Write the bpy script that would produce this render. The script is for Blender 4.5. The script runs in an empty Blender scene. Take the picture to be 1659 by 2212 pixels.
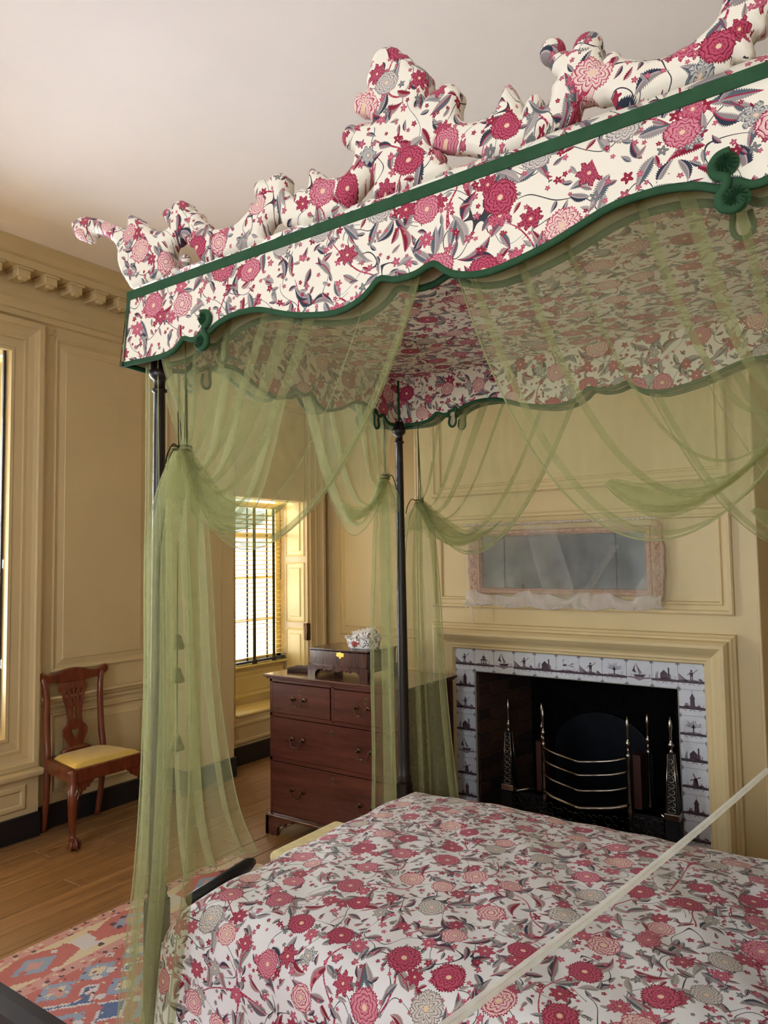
import bpy, bmesh, math, random
from mathutils import Vector, Matrix
random.seed(7)
S = bpy.context.scene
COL = S.collection
PI = math.pi

# ---------------------------------------------------------------- camera, world, lights, exposure
FPX = 1573.37                                   # focal length in pixels of the 1659 px wide frame
YAW, PITCH, ROLL = [math.radians(a) for a in (35.2117, 3.5886, -0.8288)]
cam_f = Vector((-math.sin(YAW)*math.cos(PITCH), math.cos(YAW)*math.cos(PITCH), math.sin(PITCH)))
cam_r = Vector((math.cos(YAW), math.sin(YAW), 0))
cam_u = cam_r.cross(cam_f)
r2 = math.cos(ROLL)*cam_r + math.sin(ROLL)*cam_u
u2 = -math.sin(ROLL)*cam_r + math.cos(ROLL)*cam_u
cd = bpy.data.cameras.new('camera'); cam = bpy.data.objects.new('camera', cd); COL.objects.link(cam)
cam.matrix_world = Matrix(((r2.x, u2.x, -cam_f.x, 0), (r2.y, u2.y, -cam_f.y, 0), (r2.z, u2.z, -cam_f.z, 1.65), (0, 0, 0, 1)))
cd.sensor_fit = 'HORIZONTAL'; cd.sensor_width = 36.0; cd.lens = FPX/1659*36.0
cd.clip_start = 0.05; cd.clip_end = 200
S.camera = cam

w = bpy.data.worlds.new('daylight'); S.world = w; w.use_nodes = True
w.node_tree.nodes['Background'].inputs[0].default_value = (0.80, 0.90, 1.0, 1)
w.node_tree.nodes['Background'].inputs[1].default_value = 2.6

def area(name, loc, direction, sx, sy, power, color):
    d = bpy.data.lights.new(name, 'AREA'); d.shape = 'RECTANGLE'; d.size = sx; d.size_y = sy
    d.energy = power; d.color = color
    o = bpy.data.objects.new(name, d); COL.objects.link(o)
    o.location = loc
    o.rotation_euler = Vector(direction).to_track_quat('-Z', 'Y').to_euler()
    return o
# daylight outside the seen windows; fill lamps at unseen openings added behind the camera
area('daylight_window_seat', (-5.35, 1.72, 1.7), (1, 0, 0.50), 1.3, 2.6, 430, (0.80, 0.90, 1.0))
area('daylight_window_alcove', (-5.35, 4.72, 1.95), (1, 0, -0.1), 1.0, 2.6, 140, (0.90, 0.96, 1.0))
area('fill_window_behind', (-5.35, -1.05, 1.7), (1, 0, 0.50), 1.3, 2.6, 120, (0.82, 0.91, 1.0))
area('fill_rear_window', (-1.6, -3.15, 1.95), (0, 1, -0.05), 1.3, 2.6, 85, (0.88, 0.95, 1.0))
area('fill_rear_window_2', (1.2, -3.15, 1.95), (0, 1, -0.05), 1.3, 2.6, 35, (0.88, 0.95, 1.0))

S.view_settings.view_transform = 'Standard'
try: S.view_settings.look = 'None'
except Exception: pass
S.view_settings.gamma = 1.0
S.view_settings.use_curve_mapping = False
S.view_settings.exposure = 0.18
S.cycles.transparent_max_bounces = 24
S.cycles.max_bounces = 7
S.cycles.diffuse_bounces = 4
S.cycles.use_adaptive_sampling = True
S.cycles.adaptive_threshold = 0.10
S.cycles.adaptive_min_samples = 12
S.cycles.use_denoising = True
S.cycles.sample_clamp_indirect = 6.0
S.cycles.caustics_reflective = False
S.cycles.caustics_refractive = False

# ---------------------------------------------------------------- room numbers (metres)
XW, YC, YB, ZC, XR, YR = -4.414, 3.95, 5.3, 3.56, 2.6, -2.7
XC = -1.544                                     # middle of the fireplace
BX0, BX1, BXC = -2.02, 0.16, -0.93              # tester ends and middle
YN, YFAR = 1.43, 2.965                          # near and far face of the tester

# ---------------------------------------------------------------- object helpers
def tag(o, label=None, cat=None, group=None, kind=None):
    if label: o['label'] = label
    if cat: o['category'] = cat
    if group: o['group'] = group
    if kind: o['kind'] = kind
    return o
def link(name, me, mat=None, parent=None):
    o = bpy.data.objects.new(name, me); COL.objects.link(o)
    if mat is not None and len(me.materials) == 0: me.materials.append(mat)
    if parent: o.parent = parent
    return o
def empty(name, loc=(0, 0, 0), rz=0):
    o = bpy.data.objects.new(name, None); COL.objects.link(o); o.location = loc; o.rotation_euler.z = rz
    o.empty_display_size = 0.05
    return o
def thing(name, label, cat, loc=(0, 0, 0), rz=0, group=None):
    return tag(empty(name, loc, rz), label, cat, group)
def mesh_bm(bm, smooth=False, recalc=True):
    if recalc: bmesh.ops.recalc_face_normals(bm, faces=bm.faces)
    me = bpy.data.meshes.new('m'); bm.to_mesh(me); bm.free()
    if smooth:
        for p in me.polygons: p.use_smooth = True
    return me
def bm_box(bm, x0, x1, y0, y1, z0, z1, bev=0.0, segs=1):
    r = bmesh.ops.create_cube(bm, size=1.0)
    vs = r['verts']
    for v in vs:
        v.co = Vector((x0+(v.co.x+.5)*(x1-x0), y0+(v.co.y+.5)*(y1-y0), z0+(v.co.z+.5)*(z1-z0)))
    if bev > 0:
        es = list({e for v in vs for e in v.link_edges})
        bmesh.ops.bevel(bm, geom=es, offset=bev, segments=segs, affect='EDGES', profile=0.5)
def box(name, x0, x1, y0, y1, z0, z1, mat, parent=None, bev=0.0, segs=1):
    bm = bmesh.new(); bm_box(bm, x0, x1, y0, y1, z0, z1, bev, segs)
    return link(name, mesh_bm(bm), mat, parent)
def boxes(name, lst, mat, parent=None, bev=0.0):
    bm = bmesh.new()
    for b in lst: bm_box(bm, *b, bev)
    return link(name, mesh_bm(bm), mat, parent)
def bm_tube(bm, pts, rad, segs=8, caps=True, squash=None):
    pts = [Vector(p) for p in pts]; n = len(pts)
    if not hasattr(rad, '__len__'): rad = [rad]*n
    rings = []; up = Vector((0, 0, 1))
    t0 = (pts[1]-pts[0]).normalized()
    if abs(t0.dot(up)) > 0.95: up = Vector((1, 0, 0))
    nrm = (up - t0*up.dot(t0)).normalized()
    for i, p in enumerate(pts):
        t = (pts[min(i+1, n-1)]-pts[max(i-1, 0)])
        if t.length < 1e-9: t = t0
        t.normalize()
        nrm = (nrm - t*nrm.dot(t))
        nrm = nrm.normalized() if nrm.length > 1e-6 else t.orthogonal().normalized()
        b = t.cross(nrm)
        ring = []
        for k in range(segs):
            a = 2*PI*k/segs
            ring.append(bm.verts.new(p + (nrm*math.cos(a)+b*math.sin(a)*(squash or 1))*rad[i]))
        rings.append(ring)
    for i in range(n-1):
        for k in range(segs):
            bm.faces.new((rings[i][k], rings[i][(k+1) % segs], rings[i+1][(k+1) % segs], rings[i+1][k]))
    if caps:
        bm.faces.new(list(reversed(rings[0]))); bm.faces.new(rings[-1])
def tube(name, pts, rad, mat, parent=None, segs=8, squash=None):
    bm = bmesh.new(); bm_tube(bm, pts, rad, segs, True, squash)
    return link(name, mesh_bm(bm, True), mat, parent)
def bm_lathe(bm, prof, cx=0, cy=0, segs=20):
    rings = []
    for r, z in prof:
        rings.append([bm.verts.new((cx+r*math.cos(2*PI*k/segs), cy+r*math.sin(2*PI*k/segs), z)) for k in range(segs)])
    for i in range(len(rings)-1):
        for k in range(segs):
            bm.faces.new((rings[i][k], rings[i][(k+1) % segs], rings[i+1][(k+1) % segs], rings[i+1][k]))
    bm.faces.new(list(reversed(rings[0]))); bm.faces.new(rings[-1])
def lathe(name, prof, mat, parent=None, cx=0, cy=0, segs=20):
    bm = bmesh.new(); bm_lathe(bm, prof, cx, cy, segs)
    return link(name, mesh_bm(bm, True), mat, parent)
def bm_ball(bm, c, r, sx=1, sy=1, sz=1, u=14, v=9):
    bmesh.ops.create_uvsphere(bm, u_segments=u, v_segments=v, radius=1.0,
        matrix=Matrix.Translation(Vector(c)) @ Matrix.Diagonal((r*sx, r*sy, r*sz, 1)))
def ball(name, c, r, mat, parent=None, sx=1, sy=1, sz=1):
    bm = bmesh.new(); bm_ball(bm, c, r, sx, sy, sz)
    return link(name, mesh_bm(bm, True), mat, parent)
def smooth_loop(pts, n=2):
    for _ in range(n):                                              # Chaikin corner cutting
        q = []
        for i in range(len(pts)):
            a, b = pts[i], pts[(i+1) % len(pts)]
            q += [(a[0]*.75+b[0]*.25, a[1]*.75+b[1]*.25), (a[0]*.25+b[0]*.75, a[1]*.25+b[1]*.75)]
        pts = q
    return pts
def spline(pts, n=8):
    """Catmull-Rom through the points (any dimension)."""
    out = []
    P = [pts[0]]+list(pts)+[pts[-1]]
    for i in range(1, len(P)-2):
        for k in range(n):
            t = k/n
            out.append(tuple(0.5*((2*P[i][d])+(-P[i-1][d]+P[i+1][d])*t+(2*P[i-1][d]-5*P[i][d]+4*P[i+1][d]-P[i+2][d])*t*t
                       +(-P[i-1][d]+3*P[i][d]-3*P[i+1][d]+P[i+2][d])*t**3) for d in range(len(pts[0]))))
    out.append(tuple(pts[-1]))
    return out
def padded_mesh(outer, gaps, y0, flat, puff, reach, cell, uo=0.0, it=5):
    """Stuffed fabric shape standing in x-z: thickness swells away from the outline. Returns a mesh with uv in metres."""
    loops = [outer]+list(gaps)
    xs = [p[0] for p in outer]; zs = [p[1] for p in outer]
    x0, z0 = min(xs)-2*cell, min(zs)-2*cell
    nx, nz = int((max(xs)-x0)/cell)+3, int((max(zs)-z0)/cell)+3
    mask = [[False]*nx for _ in range(nz)]
    for j in range(nz):
        z = z0+(j+.5)*cell; cr = []
        for lp in loops:
            for i in range(len(lp)):
                (ax, az), (bx, bz) = lp[i], lp[i-1]
                if (az > z) != (bz > z): cr.append(ax+(z-az)/(bz-az)*(bx-ax))
        cr.sort()
        for a, b in zip(cr[::2], cr[1::2]):
            for i in range(max(0, math.ceil((a-x0)/cell-.5)), min(nx-1, math.floor((b-x0)/cell-.5))+1): mask[j][i] = True
    def solid(i, j): return 0 <= i < nx and 0 <= j < nz and mask[j][i]
    vid = {}; pos = []; dist = []
    def vert(i, j):
        if (i, j) not in vid: vid[(i, j)] = len(pos); pos.append([x0+i*cell, z0+j*cell]); dist.append(None)
        return vid[(i, j)]
    cells = [(i, j) for j in range(nz) for i in range(nx) if mask[j][i]]
    quads = [(vert(i, j), vert(i+1, j), vert(i+1, j+1), vert(i, j+1)) for i, j in cells]
    keys = list(vid)
    nb = {k: [vid[q] for q in ((k[0]+1, k[1]), (k[0]-1, k[1]), (k[0], k[1]+1), (k[0], k[1]-1)) if q in vid] for k in keys}
    front = []
    for k in keys:
        i, j = k
        if not (solid(i, j) and solid(i-1, j) and solid(i, j-1) and solid(i-1, j-1)): dist[vid[k]] = 0.0; front.append(k)
    import collections
    dq = collections.deque(front); rk = {v: k for k, v in vid.items()}
    while dq:
        k = dq.popleft(); d = dist[vid[k]]
        for m in nb[k]:
            if dist[m] is None: dist[m] = d+cell; dq.append(rk[m])
    edge_nb = {vid[k]: [m for m in nb[k] if dist[m] == 0.0] for k in front}
    for _ in range(it):                                             # round off the steps of the outline
        new = [(sum(pos[m][0] for m in ms)/len(ms), sum(pos[m][1] for m in ms)/len(ms)) if len(ms) > 1 else None for ms in edge_nb.values()]
        for v, q in zip(edge_nb, new):
            if q: pos[v][0] = pos[v][0]*.5+q[0]*.5; pos[v][1] = pos[v][1]*.5+q[1]*.5
    th = [flat+puff*math.sqrt(max(0.0, 1-(1-min(1.0, (d or 0.0)/reach))**2)) for d in dist]
    nbi = [nb[rk[v]] for v in range(len(pos))]
    for _ in range(3): th = [t*.4+.6*sum(th[m] for m in ms)/max(1, len(ms)) if ms else t for t, ms in zip(th, nbi)]
    n = len(pos)
    V = [(pos[v][0], y0-th[v], pos[v][1]) for v in range(n)]+[(pos[v][0], y0+th[v], pos[v][1]) for v in range(n)]
    F = [q for q in quads]+[tuple(n+v for v in reversed(q)) for q in quads]
    for i, j in cells:
        for (di, dj), (p, q) in (((0, -1), ((i, j), (i+1, j))), ((1, 0), ((i+1, j), (i+1, j+1))), ((0, 1), ((i+1, j+1), (i, j+1))), ((-1, 0), ((i, j+1), (i, j)))):
            if not solid(i+di, j+dj):
                a, b = vid[p], vid[q]; F.append((b, a, n+a, n+b))
    me = bpy.data.meshes.new('padded'); me.from_pydata(V, [], F)
    uv = me.uv_layers.new(name='UVMap')
    for l in me.loops:
        c = me.vertices[l.vertex_index].co; uv.data[l.index].uv = (c.x+c.y*.8+uo, c.z+c.y*.5+uo*.6)
    for q in me.polygons: q.use_smooth = True
    return me
def shape_mesh(outer, holes, half, bev=0.0, M=None, uvs=1.0, res=2, smooth=True):
    """Flat outline with holes, extruded to 2*half and rounded; uv = outline metres."""
    cu = bpy.data.curves.new('c', 'CURVE'); cu.dimensions = '2D'; cu.fill_mode = 'BOTH'
    cu.extrude = max(half-bev, 0.0); cu.bevel_depth = bev; cu.bevel_resolution = res; cu.offset = 0.0
    for loop in [outer]+list(holes):
        sp = cu.splines.new('POLY'); sp.points.add(len(loop)-1); sp.use_cyclic_u = True
        for p, c in zip(sp.points, loop): p.co = (c[0], c[1], 0, 1)
    ob = bpy.data.objects.new('c', cu); COL.objects.link(ob)
    dg = bpy.context.evaluated_depsgraph_get()
    me = bpy.data.meshes.new_from_object(ob.evaluated_get(dg))
    bpy.data.objects.remove(ob); bpy.data.curves.remove(cu)
    me.materials.clear()
    uv = me.uv_layers.new(name='UVMap') if not me.uv_layers else me.uv_layers[0]
    for l in me.loops:
        c = me.vertices[l.vertex_index].co
        uv.data[l.index].uv = (c.x*uvs+c.z*.7, c.y*uvs+c.z*.4)
    if M is not None: me.transform(M)
    for p in me.polygons: p.use_smooth = smooth and bev > 0
    return me
M_XZ = Matrix(((1, 0, 0, 0), (0, 0, -1, 0), (0, 1, 0, 0), (0, 0, 0, 1)))       # outline (x,z) standing, front to -y
M_YZ = Matrix(((0, 0, 1, 0), (1, 0, 0, 0), (0, 1, 0, 0), (0, 0, 0, 1)))        # outline (y,z) standing, front to +x
def grid_mesh(fn, nu, nv, uvf=None, smooth=True, wrap=False):
    """fn(i/nu, j/nv) -> point."""
    verts, faces, uvl = [], [], []
    for j in range(nv+1):
        for i in range(nu+1):
            verts.append(tuple(fn(i/nu, j/nv)))
            if uvf: uvl.append(uvf(i/nu, j/nv))
    for j in range(nv):
        for i in range(nu):
            a = j*(nu+1)+i
            faces.append((a, a+1, a+nu+2, a+nu+1))
    me = bpy.data.meshes.new('g'); me.from_pydata(verts, [], faces)
    if uvf:
        uv = me.uv_layers.new(name='UVMap')
        for l in me.loops: uv.data[l.index].uv = uvl[l.vertex_index]
    if smooth:
        for p in me.polygons: p.use_smooth = True
    return me
def bez(p0, p1, p2, p3, t):
    u = 1-t
    return tuple(u**3*a+3*u*u*t*b+3*u*t*t*c+t**3*d for a, b, c, d in zip(p0, p1, p2, p3))
def lerp(a, b, t): return a+(b-a)*t
def plane_pt(pl, a, b, h):
    """a along the wall, b up, h out into the room."""
    if pl == 'L': return (XW+h, a, b)
    if pl == 'C': return (a, YC-h, b)
    if pl == 'B': return (a, YB-h, b)
    if pl[0] == 'x': return (float(pl[1:])+h, a, b)
    if pl[0] == 'y': return (a, float(pl[1:])-h, b)
    if pl[0] == 'X': return (float(pl[1:])-h, a, b)
def mould(name, pl, a0, a1, b0, b1, prof, mat, parent=None, fill=True):
    """Mitred rectangular moulding; prof = [(inset, height), ...] from outside inwards; fill closes the middle."""
    bm = bmesh.new(); loops = []
    for d, h in prof:
        loops.append([bm.verts.new(plane_pt(pl, a, b, h)) for a, b in ((a0+d, b0+d), (a1-d, b0+d), (a1-d, b1-d), (a0+d, b1-d))])
    for i in range(len(loops)-1):
        for k in range(4):
            bm.faces.new((loops[i][k], loops[i][(k+1) % 4], loops[i+1][(k+1) % 4], loops[i+1][k]))
    if fill: bm.faces.new(loops[-1])
    return link(name, mesh_bm(bm), mat, parent)
RAISED = [(0, 0.0), (.004, .012), (.012, .014), (.02, .006), (.026, -.004), (.03, -.006), (.032, -.006), (.034, -.001), (.075, .007), (.079, .011)]
def extrude_profile(name, prof, path, mat, parent=None):
    """prof = [(out, z)]; path = list of ((x,y),(nx,ny)) stations with their mitred outward normals."""
    bm = bmesh.new(); st = []
    for (x, y), (nx, ny) in path:
        st.append([bm.verts.new((x+nx*o, y+ny*o, z)) for o, z in prof])
    for i in range(len(st)-1):
        for k in range(len(prof)-1):
            bm.faces.new((st[i][k], st[i+1][k], st[i+1][k+1], st[i][k+1]))
    return link(name, mesh_bm(bm), mat, parent)
# ---------------------------------------------------------------- materials
def lin(h):
    h = h.lstrip('#')
    c = [int(h[i:i+2], 16)/255 for i in (0, 2, 4)]
    return tuple((x/12.92 if x <= .04045 else ((x+.055)/1.055)**2.4) for x in c)+(1,)
class N:
    """Small expression builder over shader node sockets."""
    def __init__(s, nt, sock): s.nt, s.s = nt, sock
    def _m(s, op, *a):
        n = s.nt.nodes.new('ShaderNodeMath'); n.operation = op
        for i, v in enumerate(a):
            if isinstance(v, N): s.nt.links.new(v.s, n.inputs[i])
            else: n.inputs[i].default_value = v
        return N(s.nt, n.outputs[0])
    def __add__(s, o): return s._m('ADD', s, o)
    __radd__ = __add__
    def __sub__(s, o): return s._m('SUBTRACT', s, o)
    def __rsub__(s, o): return s._m('SUBTRACT', o, s)
    def __mul__(s, o): return s._m('MULTIPLY', s, o)
    __rmul__ = __mul__
    def __truediv__(s, o): return s._m('DIVIDE', s, o)
    def __rtruediv__(s, o): return s._m('DIVIDE', o, s)
    def lt(s, o): return s._m('LESS_THAN', s, o)
    def gt(s, o): return s._m('GREATER_THAN', s, o)
    def sin(s): return s._m('SINE', s)
    def cos(s): return s._m('COSINE', s)
    def abs(s): return s._m('ABSOLUTE', s)
    def frac(s): return s._m('FRACT', s)
    def floor(s): return s._m('FLOOR', s)
    def sqrt(s): return s._m('SQRT', s)
    def pow(s, o): return s._m('POWER', s, o)
    def max(s, o): return s._m('MAXIMUM', s, o)
    def min(s, o): return s._m('MINIMUM', s, o)
    def atan2(s, o): return s._m('ARCTAN2', s, o)
    def snap(s, o): return s._m('SNAP', s, o)
class Mat:
    def __init__(s, name):
        s.m = bpy.data.materials.new(name); s.m.use_nodes = True; s.nt = s.m.node_tree
        s.b = s.nt.nodes['Principled BSDF']
    def new(s, t): return s.nt.nodes.new(t)
    def setp(s, **k):
        for n, v in k.items():
            n = n.replace('_', ' ')
            if isinstance(v, N): s.nt.links.new(v.s, s.b.inputs[n])
            else: s.b.inputs[n].default_value = v
        return s
    def coord(s, which='UV'):
        n = s.new('ShaderNodeTexCoord'); return N(s.nt, n.outputs[which])
    def sep(s, v):
        n = s.new('ShaderNodeSeparateXYZ'); s.nt.links.new(v.s, n.inputs[0])
        return [N(s.nt, n.outputs[i]) for i in range(3)]
    def comb(s, x, y, z=0.0):
        n = s.new('ShaderNodeCombineXYZ')
        for i, v in enumerate((x, y, z)):
            if isinstance(v, N): s.nt.links.new(v.s, n.inputs[i])
            else: n.inputs[i].default_value = v
        return N(s.nt, n.outputs[0])
    def noise(s, v, scale, detail=2.0, rough=.5, dim='3D'):
        n = s.new('ShaderNodeTexNoise'); n.noise_dimensions = dim
        n.inputs['Scale'].default_value = scale; n.inputs['Detail'].default_value = detail; n.inputs['Roughness'].default_value = rough
        if v is not None: s.nt.links.new(v.s, n.inputs['Vector'])
        return N(s.nt, n.outputs[0])
    def voro(s, v, scale, rnd=1.0, dim='2D'):
        n = s.new('ShaderNodeTexVoronoi'); n.voronoi_dimensions = dim; n.inputs['Scale'].default_value = scale
        n.inputs['Randomness'].default_value = rnd
        s.nt.links.new(v.s, n.inputs['Vector'])
        return N(s.nt, n.outputs['Distance']), N(s.nt, n.outputs['Color']), N(s.nt, n.outputs['Position'])
    def mix(s, f, a, b):
        n = s.new('ShaderNodeMix'); n.data_type = 'RGBA'
        for v, k in ((f, 0), (a, 6), (b, 7)):
            if isinstance(v, N): s.nt.links.new(v.s, n.inputs[k])
            else: n.inputs[k].default_value = v
        return N(s.nt, n.outputs[2])
    def ramp(s, f, stops, const=False):
        n = s.new('ShaderNodeValToRGB'); cr = n.color_ramp
        if const: cr.interpolation = 'CONSTANT'
        while len(cr.elements) > 1: cr.elements.remove(cr.elements[-1])
        cr.elements[0].position = stops[0][0]; cr.elements[0].color = stops[0][1]
        for p, c in stops[1:]:
            e = cr.elements.new(p); e.color = c
        s.nt.links.new(f.s, n.inputs[0])
        return N(s.nt, n.outputs[0])
    def rand(s):
        n = s.new('ShaderNodeObjectInfo'); return N(s.nt, n.outputs['Random'])
    def vscale(s, v, xyz):
        n = s.new('ShaderNodeVectorMath'); n.operation = 'MULTIPLY'; s.nt.links.new(v.s, n.inputs[0]); n.inputs[1].default_value = xyz
        return N(s.nt, n.outputs[0])
    def vadd(s, a, b):
        n = s.new('ShaderNodeVectorMath'); n.operation = 'ADD'
        for i, v in enumerate((a, b)):
            if isinstance(v, N): s.nt.links.new(v.s, n.inputs[i])
            else: n.inputs[i].default_value = v
        return N(s.nt, n.outputs[0])
    def bump(s, h, strength=.2, dist=.01):
        n = s.new('ShaderNodeBump'); n.inputs['Strength'].default_value = strength; n.inputs['Distance'].default_value = dist
        s.nt.links.new(h.s, n.inputs['Height']); s.nt.links.new(n.outputs[0], s.b.inputs['Normal'])
        return s
def plain(name, col, rough=.5, metal=0.0, spec=.5, var=.06, vs=6.0, bump=0.0):
    """Painted or solid surface with faint mottling."""
    k = Mat(name); o = k.coord('Object')
    n = k.noise(o, vs, 3.0)
    c = lin(col); d = tuple(x*(1-var*2) for x in c[:3])+(1,); e = tuple(min(1, x*(1+var)) for x in c[:3])+(1,)
    k.setp(Base_Color=k.ramp(n, [(.3, d), (.7, e)]), Roughness=rough, Metallic=metal)
    k.b.inputs['Specular IOR Level'].default_value = spec
    if bump: k.bump(k.noise(o, vs*12, 2.0), bump, .004)
    return k.m
def wood(name, dark, light, rough=.28, axis=(1, 14, 14), scale=3.0, coat=.25, usernd=False, spec=.5):
    k = Mat(name); o = k.coord('Object')
    if usernd:
        r = k.rand(); o = k.vadd(o, k.comb(r*13.0, r*31.0, r*7.0))
    v = k.vscale(o, axis)
    n = k.noise(v, scale, 6.0, .6); n2 = k.noise(v, scale*5, 3.0, .6)
    f = n*.75+n2*.3
    col = k.ramp(f, [(.32, lin(dark)), (.72, lin(light))])
    if usernd:
        col = k.mix(k.rand()*.35, col, lin(dark))
    k.setp(Base_Color=col, Roughness=rough)
    k.b.inputs['Coat Weight'].default_value = coat; k.b.inputs['Coat Roughness'].default_value = .15
    k.b.inputs['Specular IOR Level'].default_value = spec
    k.bump(n2, .06, .004)
    return k.m

def chintz(name, tint='#f0e9da', rough=.75):
    """White cotton printed with crimson flowers, grey-blue serrated leaves and thin vines; metres in uv."""
    k = Mat(name)
    uv = k.coord('UV')
    base_uv = uv
    wob = k.noise(uv, 9.0, 1.0, .5, '2D')
    ux, uy, _ = k.sep(uv)
    uv = k.comb(ux+(wob-.5)*.016, uy+(wob-.5)*-.013)
    X, Y, _ = k.sep(uv)
    red, dred, pink, pale = lin('#a02a48'), lin('#7e1530'), lin('#cf7389'), lin('#f2cfcd')
    navy, slate, grey, ink = lin('#2f3546'), lin('#59616a'), lin('#8b8885'), lin('#3c3a42')
    col = lin(tint)
    # vines: thin ink tendrils and beaded red stems follow contours of smooth noise
    v1 = k.noise(uv, 8.5, 0.0, .5, '2D'); v2 = k.noise(k.vadd(uv, (3.1, 7.7, 0)), 5.2, 0.0, .5, '2D')
    g1 = k.noise(k.vadd(uv, (9.1, 1.7, 0)), 6.0, 0.0, .5, '2D')
    col = k.mix(((v1-.5).abs()).lt(.0062)*g1.gt(.44), col, ink)
    col = k.mix(((v1-.42).abs()).lt(.005)*g1.lt(.5), col, slate)
    bead = (X*520.0).sin()*(Y*520.0).sin()
    stem = ((v2-.5).abs()).lt(.0085)*g1.lt(.56)
    col = k.mix(stem, col, k.mix(bead.gt(.25), red, pink))
    def cell(scale, off, rnd):
        p = k.vadd(uv, (off, off*1.7, 0))
        d, c, pos = k.voro(p, scale, rnd)
        px, py, _ = k.sep(pos); qx, qy, _ = k.sep(p)
        cr, cg, cb = k.sep(c)
        return qx-px, qy-py, cr, cg, cb
    # serrated leaves
    for sc, off, L, W in ((8.2, 12.7, .046, .0115), (16.0, 0.0, .026, .0085), (11.5, 4.3, .036, .0115), (24.0, 8.9, .015, .005)):
        x, y, a, b, c = cell(sc, off, .95)
        ang = a*6.2832; ca, sa = ang.cos(), ang.sin()
        lx = x*ca+y*sa; ly = y*ca-x*sa
        ly = ly+lx*lx*((b-.5)*26.0)
        s = lx/(L*1.0)
        prof = (1.0-s*s)*(1.0+s*.45)*W
        ser = 1.0+((lx*(2*PI/.0042)).sin()*.16)
        inside = (ly.abs()-prof*ser).lt(0.0)*c.lt(.74)
        shade = k.ramp(b, [(0.0, navy), (.34, slate), (.6, grey), (.84, dred)], True)
        half = k.mix(ly.gt(0.0), shade, k.mix(.45, shade, lin('#c9b8b4')))
        rib = (ly.abs()).lt(W*.13)
        half = k.mix(rib, half, k.mix(c.gt(.4), lin('#b8a7a6'), red))
        col = k.mix(inside, col, half)
    # flowers in three sizes
    def flower(col, sc, off, R, n, rings, rnd, gate, kinds, fringe):
        x, y, a, b, c = cell(sc, off, rnd)
        R_ = (a*.35+.82)*R
        rho = (x*x+y*y*(1.0+c*.55)).sqrt()/R_
        th = y.atan2(x)+b*6.28
        edge = 1.0+(th*n).cos()*fringe[0]+(th*fringe[2]).sin()*fringe[1]
        inside = (rho-edge).lt(0.0)*c.lt(gate)
        f = rho*rings-((th*(n/2)).sin().abs())*(.35+b*.8)-((th*n+rho*(a*26.0-10.0)).sin())*.16
        fr = f.frac()
        line = k.ramp(b, [(p, l) for p, l, q in kinds], True)
        fill = k.ramp(b, [(p, q) for p, l, q in kinds], True)
        body = k.mix(fr*.5, fill, line)
        body = k.mix(fr.gt(.74), body, line)
        body = k.mix((rho-edge*.93).gt(0.0), body, line)
        body = k.mix(rho.lt(.16), body, lin('#e9c9a9'))
        return k.mix(inside, col, body)
    small = [(0.0, dred, red), (.3, red, pink), (.62, dred, pink), (.85, slate, grey)]
    mid = [(0.0, dred, lin('#b84a64')), (.28, red, pink), (.55, dred, lin('#c25a72')), (.82, slate, lin('#cfc8c0'))]
    big = [(0.0, red, pale), (.2, dred, lin('#c65572')), (.4, red, lin('#dc93a2')), (.6, lin('#b5405c'), lin('#f0d9cf')), (.8, dred, lin('#d8798d')), (.9, lin('#7c7476'), lin('#ded4cb'))]
    col = flower(col, 34.0, 2.2, .0052, 5, 1.4, .9, .5, small, (.26, 0.0, 5))
    col = flower(col, 20.0, 6.1, .0092, 5, 1.8, .9, .5, small, (.3, 0.0, 5))
    col = flower(col, 9.5, 1.4, .0225, 7, 2.6, .8, .66, mid, (.2, .05, 21))
    col = flower(col, 6.6, 5.0, .0395, 8, 4.0, .68, .95, big, (.03, .045, 34))
    k.setp(Base_Color=col, Roughness=rough)
    k.b.inputs['Specular IOR Level'].default_value = .2
    k.b.inputs['Sheen Weight'].default_value = .1
    k.bump(k.noise(k.coord('Object'), 30.0, 3.0), .12, .006)
    return k.m

def sheer(name, col, dens, edge=False):
    k = Mat(name); nt = k.nt
    out = nt.nodes['Material Output']; nt.nodes.remove(k.b)
    o = k.coord('Object'); n = k.noise(k.vscale(o, (1, 1, .15)), 40.0, 2.0)
    dif = k.new('ShaderNodeBsdfDiffuse'); tr = k.new('ShaderNodeBsdfTranslucent'); tp = k.new('ShaderNodeBsdfTransparent')
    c = lin(col)
    dif.inputs[0].default_value = c; tr.inputs[0].default_value = c
    tp.inputs[0].default_value = (0.97, 0.985, 0.93, 1)
    m1 = k.new('ShaderNodeMixShader'); m1.inputs[0].default_value = .5
    nt.links.new(dif.outputs[0], m1.inputs[1]); nt.links.new(tr.outputs[0], m1.inputs[2])
    m2 = k.new('ShaderNodeMixShader')
    f = n*.16+(dens-.08)
    nt.links.new(f.s, m2.inputs[0]); nt.links.new(tp.outputs[0], m2.inputs[1]); nt.links.new(m1.outputs[0], m2.inputs[2])
    nt.links.new(m2.outputs[0], out.inputs[0])
    return k.m
def clear(name, gloss, tint=(1, 1, 1, 1), rough=.03):
    k = Mat(name); nt = k.nt; out = nt.nodes['Material Output']; nt.nodes.remove(k.b)
    tp = k.new('ShaderNodeBsdfTransparent'); tp.inputs[0].default_value = tint
    g = k.new('ShaderNodeBsdfGlossy'); g.inputs['Roughness'].default_value = rough
    m = k.new('ShaderNodeMixShader'); m.inputs[0].default_value = gloss
    nt.links.new(tp.outputs[0], m.inputs[1]); nt.links.new(g.outputs[0], m.inputs[2]); nt.links.new(m.outputs[0], out.inputs[0])
    return k.m

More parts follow.
